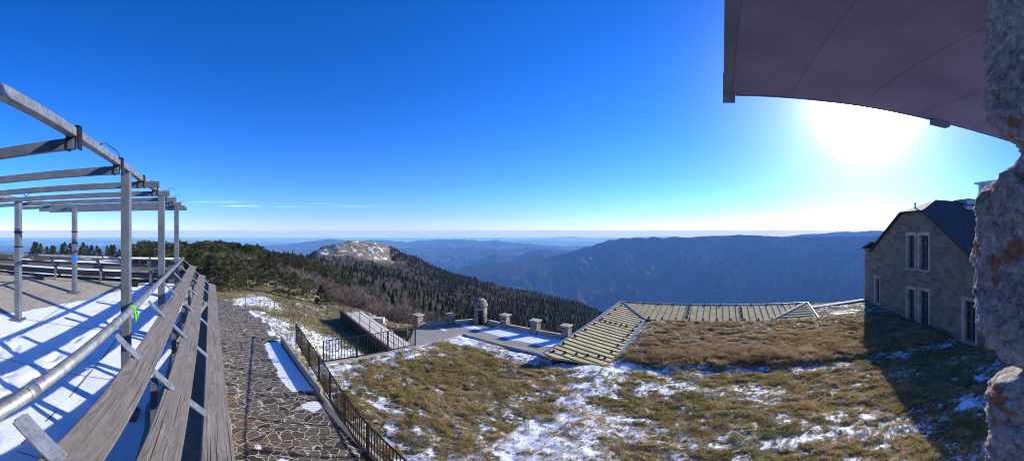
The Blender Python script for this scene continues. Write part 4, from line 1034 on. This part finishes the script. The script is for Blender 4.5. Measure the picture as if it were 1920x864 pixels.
# bare shrubs
def shrub_mesh(seed, mat):
    g = np.random.default_rng(seed); segs = []
    def grow(p, d, l, w, lev):
        q = p + d * l; segs.append((p, q, w))
        if lev == 0: return
        for _ in range(4 if lev > 1 else 5):
            t = g.uniform(.35, 1.0); nd = d + g.normal(0, .42, 3); nd[2] += .12; nd /= np.linalg.norm(nd)
            grow(p + d * l * t, nd, l * g.uniform(.5, .8), w * .6, lev - 1)
    for _ in range(11):
        an = g.uniform(0, 6.28); sp = g.uniform(.1, .75); d = np.array([math.cos(an) * sp, math.sin(an) * sp, 1.0]); d /= np.linalg.norm(d)
        grow(np.array([math.cos(an) * .2, math.sin(an) * .2, -.2]), d, g.uniform(.9, 1.4), .045, 3)
    P = np.array([s[0] for s in segs]); Q = np.array([s[1] for s in segs]); W = np.array([max(s[2], .011) for s in segs])[:, None]
    D = Q - P; S = np.cross(D, g.normal(0, 1, P.shape)); S /= np.linalg.norm(S, axis=1)[:, None]
    v = np.stack([P - S * W, P + S * W, Q + S * W * .4, Q - S * W * .4], 1).reshape(-1, 3)
    return mesh_of(raw_mesh('bare_shrub', v, np.arange(len(v)).reshape(-1, 4), mat))
SH = [shrub_mesh(400 + i, 'twig' if i % 2 == 0 else 'twig_grey') for i in range(5)]
def plant_shrub(x, y, h, label, group=None, sq=1.2):
    o = bpy.data.objects.new('bare_shrub', SH[tr_rng.randrange(5)]); COL.objects.link(o); o.location = (x, y, float(terr(x, y)))
    s = h / 2.9; o.scale = (s * sq, s * sq, s); o.rotation_euler = (0, 0, tr_rng.uniform(0, 6.28)); tag(o, label, 'shrub', group)
for xp, r, h, lab in [(552, 46, 3.6, 'large reddish brown bare shrub in the wood behind the broad dark pine'), (662, 37, 2.2, 'reddish bare shrub at the top of the straw slope, left of the shrub thicket')]:
    x, y = polar(xp, r); plant_shrub(x, y, h, lab, None, 1.3)
n = 0; tries = 0; st = []
while n < 95 and tries < 6000:
    tries += 1; xp = tr_rng.uniform(640, 850); r = tr_rng.uniform(31, 62)
    lo = np.interp(xp, [640, 690, 700, 760, 850], [40, 38, 31.5, 31, 31]);
    if r < lo or (xp < 690 and r > 52): continue
    x, y = polar(xp, r)
    if any((p - x) ** 2 + (q - y) ** 2 < 1.5 ** 2 for p, q in st): continue
    st.append((x, y)); plant_shrub(x, y, tr_rng.uniform(2.3, 3.3), 'brown bare shrub in the thicket left of the turret', 'bare shrubs in the thicket left of the turret'); n += 1
n = 0; tries = 0
while n < 170 and tries < 12000:
    tries += 1; azd = tr_rng.uniform(-50, -14); r = 40 + 130 * tr_rng.random()
    x = r * math.sin(R(azd)); y = r * math.cos(R(azd))
    if azd < -29 and float(fbm(x / 18, y / 18, 77, 2)) < .48: continue
    if azd < -29 and not free(x, y, 1.9): continue
    plant_shrub(x, y, tr_rng.uniform(2.6, 4.2), 'leafless brown shrub scattered through the wood above the valley', 'leafless shrubs in the wood'); n += 1

# spruces of the slope: 260 nearest as things, the rest one mass
def spruce_mesh(seed, tiers, sides):
    g = np.random.default_rng(seed); V = []; F = []
    H = 9.0
    for t in range(tiers):
        f0 = t / tiers; z0 = .5 + f0 * (H - 1.2); z1 = z0 + (H - 1.0) / tiers * 1.75; rad = 2.0 * (1 - f0) ** .85 + .15
        top = len(V); V.append((g.normal(0, .06), g.normal(0, .06), min(z1, H)))
        ph = g.uniform(0, 6)
        for k in range(sides * 2):
            an = ph + math.pi * k / sides; r2 = rad * (g.uniform(.85, 1.15) if k % 2 == 0 else g.uniform(.45, .65)); V.append((r2 * math.cos(an), r2 * math.sin(an), z0 - (.25 if k % 2 == 0 else -.15) + g.normal(0, .1)))
        for k in range(sides * 2): F.append((top, top + 1 + k, top + 1 + (k + 1) % (sides * 2)))
    return np.array(V), np.array(F)
near_sp = []
for i in range(4):
    v, f = spruce_mesh(500 + i, 9, 8); g = np.random.default_rng(i)
    near_sp.append(mesh_of(raw_mesh('spruce', v, f, 'spruce_leaf', attrs={'tint': g.uniform(0, 1, len(v))})))
pts = []
g = np.random.default_rng(77)
N = 60000
azs = g.uniform(-47, 24, N); rs = np.sqrt(g.uniform(62 ** 2, 620 ** 2, N)); xs = rs * np.sin(np.radians(azs)); ys = rs * np.cos(np.radians(azs))
nearb = (azs < -29) & (rs < 150)
baldm = (rs > 395) & (rs < 640) & (azs > -34.6) & (azs < -20.5 + (noise2(xs / 20, ys / 20, 8) - .5) * 5)
keep = ~nearb & ~baldm & (g.uniform(0, 1, N) < np.where(rs < 200, 1.0, .8)) & ~((azs < -33) & (rs > 330))
# thin: one tree per cell
cell = 3.0; key = np.floor(xs / cell).astype(int) * 100003 + np.floor(ys / cell).astype(int)
_, first = np.unique(np.where(keep, key, -np.arange(N) - 10 ** 9), return_index=True)
sel = np.array([i for i in first if keep[i]]); sel = sel[np.argsort(rs[sel])]
xs, ys, rs, azs = xs[sel], ys[sel], rs[sel], azs[sel]; zs_ = terr(xs, ys)
pb = np.interp(azs, [-47, -25, -12, 0, 24], [.5, .5, .28, .16, .12]) + (fbm(xs / 40, ys / 40, 88, 3) - .5) * 1.6 + np.where((rs > 350) & (azs < -18), .3, 0)
bare = g.uniform(0, 1, len(xs)) < np.clip(pb, .03, .95)
cnt = 0; rest = []
for i in range(len(xs)):
    if cnt < 270 and not bare[i] and azs[i] > -33:
        o = bpy.data.objects.new('spruce_tree', near_sp[i % 4]); COL.objects.link(o); h = g.uniform(4.5, 8) if rs[i] < 110 else g.uniform(5.5, 9)
        h *= g.uniform(.4, .85); s = h / 9; q = g.uniform(.95, 1.6); o.location = (xs[i], ys[i], zs_[i] - .2); o.scale = (s * q, s * q, s); o.rotation_euler = (0, 0, g.uniform(0, 6)); cnt += 1
        tag(o, 'dark spruce on the forest slope beyond the lookout parapet', 'tree', 'spruces on the slope beyond the lookout')
    else: rest.append(i)
VV_ = []; FF_ = []; TT_ = []; off = 0
protos = [spruce_mesh(520 + i, 4, 4) for i in range(5)]
def bare_proto(seed):
    q = np.random.default_rng(seed); n = 34; P = np.zeros((n, 3)); P[:, 2] = q.uniform(.2, 2.5, n); d = q.normal(0, 1, (n, 3)); d[:, 2] = np.abs(d[:, 2]) + .7; d /= np.linalg.norm(d, axis=1)[:, None]
    P[:, :2] += q.normal(0, .5, (n, 2)); s = np.cross(d, q.normal(0, 1, (n, 3))); s /= np.linalg.norm(s, axis=1)[:, None]; l = q.uniform(1.6, 3.6, (n, 1))
    v = np.stack([P - s * .16, P + s * .16, P + d * l], 1).reshape(-1, 3); return v, np.arange(n * 3).reshape(-1, 3)
def round_proto(seed):
    q = np.random.default_rng(seed); n = 46; d = q.normal(0, 1, (n, 3)); d /= np.linalg.norm(d, axis=1)[:, None]; d[:, 2] = d[:, 2] * .8 + .1
    P = d * q.uniform(.7, 1.25, (n, 1)) * [1.5, 1.5, 1.6] + [0, 0, 2.0]; s = np.cross(d, q.normal(0, 1, (n, 3))); s /= np.linalg.norm(s, axis=1)[:, None]; u = np.cross(d, s)
    v = np.stack([P - s * .45, P + s * .45, P + u * .8 + d * .3], 1).reshape(-1, 3); return v, np.arange(n * 3).reshape(-1, 3)
rprotos = [round_proto(560 + i) for i in range(5)]
bprotos = [bare_proto(540 + i) for i in range(5)]
for i in rest:
    k = g.integers(5); an = g.uniform(0, 6.28); ca, sa = math.cos(an), math.sin(an)
    if bare[i]: v, f = bprotos[k]; s = g.uniform(.5, .95); base = g.uniform(.6, .85)
    elif g.uniform() < .42: v, f = rprotos[k]; s = g.uniform(.5, 1.1); base = g.uniform(.08, .4)
    else: v, f = protos[k]; s = g.uniform(.25, .85) * (1.0 if rs[i] > 130 else .85); base = g.uniform(.0, .3)
    q = s * g.uniform(.95, 1.5); w = v * [q, q, s]; w = np.stack([w[:, 0] * ca - w[:, 1] * sa + xs[i], w[:, 0] * sa + w[:, 1] * ca + ys[i], w[:, 2] + zs_[i] - .3], 1)
    VV_.append(w); FF_.append(f + off); off += len(v); TT_.append(np.clip(base + g.uniform(-.08, .14, len(v)), .52 if bare[i] else 0, 1 if bare[i] else .5))
o = raw_mesh('forest', np.concatenate(VV_), np.concatenate(FF_), 'mixed_wood', attrs={'tint': np.concatenate(TT_)})
tag(o, 'mixed wood of dark spruces and grey bare trees covering the spur down to the valley', 'forest', None, 'stuff')

# ---------------------------------------------------------------- grass blades
def grass(name, label, A, B, zf, mat, per, h, w, tintf, lean=.5):
    g = np.random.default_rng(len(A)); n = len(A)
    a = np.repeat(A, per) + g.normal(0, .022, n * per); b = np.repeat(B, per) + g.normal(0, .022, n * per)
    hh = np.repeat(h, per) * g.uniform(.5, 1.2, n * per); x, y = LA(a, b); z = zf(a, b, x, y)
    an = g.uniform(0, 2 * math.pi, n * per); ln = g.uniform(.15, lean * 2, n * per) * hh; a2 = g.uniform(0, 2 * math.pi, n * per)
    P = np.stack([x, y, z - .01], 1); S = np.stack([np.cos(an), np.sin(an), an * 0], 1) * (w * g.uniform(.6, 1.3, n * per))[:, None]
    T = P + np.stack([np.cos(a2) * ln, np.sin(a2) * ln, hh], 1); Md = (P + T) / 2 + np.stack([-np.cos(a2) * ln * .2, -np.sin(a2) * ln * .2, hh * .12], 1)
    v = np.stack([P - S, P + S, Md + S * .7, Md - S * .7, T], 1).reshape(-1, 3)
    i0 = np.arange(n * per)[:, None] * 5
    f = np.concatenate([i0 + [0, 1, 2], i0 + [0, 2, 3], i0 + [3, 2, 4]])
    tint = np.repeat(np.clip(np.repeat(tintf, per) + g.normal(0, .13, n * per), 0, 1), 5)
    o = raw_mesh(name, v, f, mat, attrs={'tint': tint}); return tag(o, label, 'grass', None, 'stuff')
g = np.random.default_rng(9)
def inwin(a, b): x, y = LA(a, b); azd = np.degrees(np.arctan2(x, y)); r = np.hypot(x, y); return (azd < 91) & (azd > -91) & (r > 5.2)
N = 210000; a = 3.35 + 14.6 * g.uniform(0, 1, N) ** 1.25; b = g.uniform(-10, 11.35, N)
s = turf_snow(a, b); dn = .5 * fbm(a / .5, b / .5, 130, 3) + .5 * fbm(a / .16, b / .22, 134, 2)
k = turf_in(a, b) & inwin(a, b) & (g.uniform(0, 1, N) < np.clip(1.45 - s * 1.7, .10, 1)) & (dn > .42) & ~((a > 11.9) & (b < 3.9))
a, b = a[k], b[k]; tn = .09 + .72 * fbm(a / .9, b / .9, 131, 4) + .55 * (fbm(a / .25, b / .25, 132, 2) - .5)
grass('grass', 'short olive and brown grass tufts growing on the turf roof through the snow', a, b, lambda a, b, x, y: turf_z(a, b), 'grass_blade', 4, .03 + .13 * np.clip(dn[k] - .4, 0, 1) + .07 * fbm(a / .9, b / .9, 133, 3) ** 1.5, .0085, tn, .9)
N = 42000; a = g.uniform(11.8, 18.0, N); b = g.uniform(-10, 3.9, N); k = (g.uniform(0, 1, N) < np.clip(1.3 - turf_snow(a, b) * 1.3, .1, 1)) & (fbm(a / .22, b / .35, 143, 2) > .36 + .10 * sstep(a, 13.5, 15))
a, b = a[k], b[k]; near = np.exp(-((a - 12.6) / .8) ** 2)
grass('dry_grass', 'tall dry brown grass in the bed below the gallery roof', a, b, lambda a, b, x, y: turf_z(a, b), 'dry_blade', 4, .07 + .10 * near + .10 * fbm(a / .8, b / .8, 140, 3) ** 2, .010, .0 + .55 * fbm(a / 1.1, b / 1.1, 141, 3) + .5 * fbm(a / .3, b / .3, 142, 2) * (1 + .3 * sstep(a, 13.5, 15.5)), .8)
N = 60000; rr = np.sqrt(g.uniform(10.5 ** 2, 42 ** 2, N)); aa = np.radians(g.uniform(-60, -13, N)); x = rr * np.sin(aa); y = rr * np.cos(aa); a, b = to_ab(x, y)
sn = 0.22 + (fbm(x / 5, y / 5, 31, 4) - .5) * 1.4 + (0.2 + .75 * fbm(x / 2.5, y / 2.5, 33, 3)) * np.exp(-((np.degrees(aa) + 45.0) / 5.2) ** 4 - ((rr - 27.3) / 3.6) ** 4) + 0.45 * np.exp(-((a - 7.0) / 1.5) ** 2 - ((b - 14.8) / 4.5) ** 2)
k = ~((a < path_right(b) + .25) & (b < 24.5)) & ~((b < 11.7) & (a < 11.5)) & ~inpoly(a, b) & ~((a > 9) & (a < 11.2) & (b > 11.5) & (b < 21.9)) & (g.uniform(0, 1, N) < np.clip(1.3 - sn * 1.6, .08, 1)) & (a > -.1) & ~((a > 10.5) & (b < 14.5))
a, b = a[k], b[k]
grass('straw_grass', 'pale straw coloured grass on the slope beyond the stone path', a, b, lambda a, b, x, y: terr(x, y), 'straw_blade', 4, .09 + .14 * fbm(a / 1.2, b / 1.2, 150, 3) ** 1.5, .016, .2 + .6 * fbm(a / 1.5, b / 1.5, 151, 3), .8)

# ================================================================ SKY, SUN, AIR, CAMERA
SUN_AZ, SUN_EL = 62.3, 22.6
sdir = Vector((math.sin(R(SUN_AZ)) * math.cos(R(SUN_EL)), math.cos(R(SUN_AZ)) * math.cos(R(SUN_EL)), math.sin(R(SUN_EL))))
sl = bpy.data.lights.new('sun', 'SUN'); sl.energy = 4.2; sl.angle = R(0.53); sl.color = (1.0, 0.955, 0.88)
so = bpy.data.objects.new('sun', sl); COL.objects.link(so); so.rotation_euler = sdir.to_track_quat('Z', 'Y').to_euler()

w = bpy.data.worlds.new('World'); scene.world = w; w.use_nodes = True; nt = w.node_tree; nt.nodes.clear()
N_ = lambda t, **k: (lambda n: [setattr(n, a, b) for a, b in k.items()] and n or n)(nt.nodes.new(t))
out = nt.nodes.new('ShaderNodeOutputWorld'); bg = nt.nodes.new('ShaderNodeBackground'); nt.links.new(bg.outputs[0], out.inputs[0])
tc = nt.nodes.new('ShaderNodeTexCoord'); sep = nt.nodes.new('ShaderNodeSeparateXYZ'); nt.links.new(tc.outputs['Generated'], sep.inputs[0])
def wm(op, a, b=0.0, c=None):
    n = nt.nodes.new('ShaderNodeMath'); n.operation = op
    for i, v in ((0, a), (1, b), (2, c)):
        if v is None: continue
        if hasattr(v, 'is_output'): nt.links.new(v, n.inputs[i])
        else: n.inputs[i].default_value = v
    return n.outputs[0]
zsh = wm('MAXIMUM', wm('ADD', sep.outputs[2], 0.032), 0.022)      # the horizon dips 1.2 degrees as seen from a 1500 m summit
cmb = nt.nodes.new('ShaderNodeCombineXYZ'); nt.links.new(sep.outputs[0], cmb.inputs[0]); nt.links.new(sep.outputs[1], cmb.inputs[1]); nt.links.new(zsh, cmb.inputs[2])
sky = nt.nodes.new('ShaderNodeTexSky'); sky.sky_type = 'NISHITA'; sky.sun_disc = False; sky.sun_elevation = R(SUN_EL); sky.sun_rotation = R(SUN_AZ)
sky.altitude = 1500; sky.air_density = 1.0; sky.dust_density = 0.35; sky.ozone_density = 2.5
nt.links.new(cmb.outputs[0], sky.inputs[0])
hs = nt.nodes.new('ShaderNodeHueSaturation'); hs.inputs['Saturation'].default_value = 1.35; hs.inputs['Value'].default_value = 1.0; nt.links.new(sky.outputs[0], hs.inputs['Color'])
# aureole of the low winter sun
dp = nt.nodes.new('ShaderNodeVectorMath'); dp.operation = 'DOT_PRODUCT'; nt.links.new(tc.outputs['Generated'], dp.inputs[0]); dp.inputs[1].default_value = sdir
d0 = wm('MAXIMUM', dp.outputs['Value'], 0.0)
aur = wm('ADD', wm('MULTIPLY', wm('POWER', d0, 900), 300.0), wm('ADD', wm('MULTIPLY', wm('POWER', d0, 160), 12.0), wm('MULTIPLY', wm('POWER', d0, 24), 2.0)))
ac = nt.nodes.new('ShaderNodeMix'); ac.data_type = 'RGBA'; ac.blend_type = 'ADD'; ac.inputs[0].default_value = 1.0
am = nt.nodes.new('ShaderNodeVectorMath'); am.operation = 'SCALE'; am.inputs[0].default_value = (1.0, 0.99, 0.97); nt.links.new(aur, am.inputs['Scale'])
gn = nt.nodes.new('ShaderNodeMix'); gn.data_type = 'RGBA'; gn.blend_type = 'MULTIPLY'; gn.inputs[0].default_value = 1.0; nt.links.new(hs.outputs[0], gn.inputs[6]); gn.inputs[7].default_value = (0.58, 0.68, 1.08, 1)
hf = wm('MINIMUM', wm('MAXIMUM', wm('SUBTRACT', 1.0, wm('MULTIPLY', wm('MAXIMUM', sep.outputs[2], 0.0), 11.0)), 0.0), 1.0)   # pale dusty air just over the horizon
hm = nt.nodes.new('ShaderNodeMix'); hm.data_type = 'RGBA'; hm.blend_type = 'MULTIPLY'; nt.links.new(hf, hm.inputs[0]); nt.links.new(gn.outputs[2], hm.inputs[6]); hm.inputs[7].default_value = (1.05, 0.80, 0.93, 1)
nt.links.new(hm.outputs[2], ac.inputs[6]); nt.links.new(am.outputs[0], ac.inputs[7])
# thin cirrus streaks low over the left of the sky
vz = nt.nodes.new('ShaderNodeMapping'); vz.inputs['Scale'].default_value = (2.2, 2.2, 60); nt.links.new(tc.outputs['Generated'], vz.inputs[0])
cn = nt.nodes.new('ShaderNodeTexNoise'); cn.inputs['Scale'].default_value = 1.9; cn.inputs['Detail'].default_value = 6; nt.links.new(vz.outputs[0], cn.inputs[0])
band = wm('POWER', wm('MAXIMUM', wm('SUBTRACT', 1.0, wm('MULTIPLY', wm('ABSOLUTE', wm('SUBTRACT', sep.outputs[2], 0.075)), 45.0)), 0.0), 1.0)
side = wm('MULTIPLY_ADD', sep.outputs[0], -3.0, -1.1)
side = wm('MINIMUM', wm('MAXIMUM', side, 0.0), 1.0)
cl = wm('MULTIPLY', wm('MULTIPLY', wm('MINIMUM', wm('MAXIMUM', wm('MULTIPLY_ADD', cn.outputs['Fac'], 9.0, -5.1), 0.0), 1.0), band), side)
cx = nt.nodes.new('ShaderNodeMix'); cx.data_type = 'RGBA'; nt.links.new(wm('MULTIPLY', cl, 0.25), cx.inputs[0]); nt.links.new(ac.outputs[2], cx.inputs[6]); cx.inputs[7].default_value = (8.5, 9.3, 10, 1)
nt.links.new(cx.outputs[2], bg.inputs[0]); bg.inputs[1].default_value = 0.15

hz = NT('air'); hz.t.links.clear(); hz.t.nodes.remove(hz.p)
pv = hz.t.nodes.new('ShaderNodeVolumePrincipled'); pv.inputs['Color'].default_value = (0.17, 0.41, 1.0, 1); pv.inputs['Absorption Color'].default_value = (0.75, 0.85, 1, 1); pv.inputs['Density'].default_value = 8.3e-5; pv.inputs['Anisotropy'].default_value = 0.0
hz.t.links.new(pv.outputs[0], hz.out.inputs['Volume']); M['air'] = hz.m
HB = 62000; m = MB()
m.add([(sx * HB, sy * HB, z) for z in (-1700, 9) for sx, sy in ((-1, -1), (1, -1), (1, 1), (-1, 1))], [(3, 2, 1, 0), (4, 5, 6, 7), (0, 1, 5, 4), (1, 2, 6, 5), (2, 3, 7, 6), (3, 0, 4, 7)])
o = m.build('haze', 'air'); tag(o, kind='stuff', label='blue air haze lying over the valleys and far mountains')

cam = bpy.data.cameras.new('camera'); co_ = bpy.data.objects.new('camera', cam); COL.objects.link(co_)
cam.type = 'PANO'; cam.clip_start = 0.02; cam.clip_end = 200000
for tgt in (cam, getattr(cam, 'cycles', None)):
    try:
        tgt.panorama_type = 'EQUIRECTANGULAR'; tgt.longitude_min = R(-90); tgt.longitude_max = R(90); tgt.latitude_min = R(-40.5); tgt.latitude_max = R(40.5)
        print('pano set on', tgt)
    except Exception as e: print('no', e)
co_.location = (0, 0, 0); co_.rotation_euler = (R(90), 0, 0); scene.camera = co_
scene.render.engine = 'CYCLES'
c = scene.cycles; c.max_bounces = 5; c.diffuse_bounces = 3; c.glossy_bounces = 2; c.transmission_bounces = 2; c.volume_bounces = 0; c.transparent_max_bounces = 8
c.caustics_reflective = False; c.caustics_refractive = False; c.use_denoising = True; c.denoising_prefilter = 'ACCURATE'; c.denoising_input_passes = 'RGB_ALBEDO_NORMAL'; c.filter_width = 1.0; c.sample_clamp_indirect = 4
scene.view_settings.view_transform = 'Standard'; scene.view_settings.look = 'None'; scene.view_settings.exposure = 0.75; scene.view_settings.gamma = 1.0
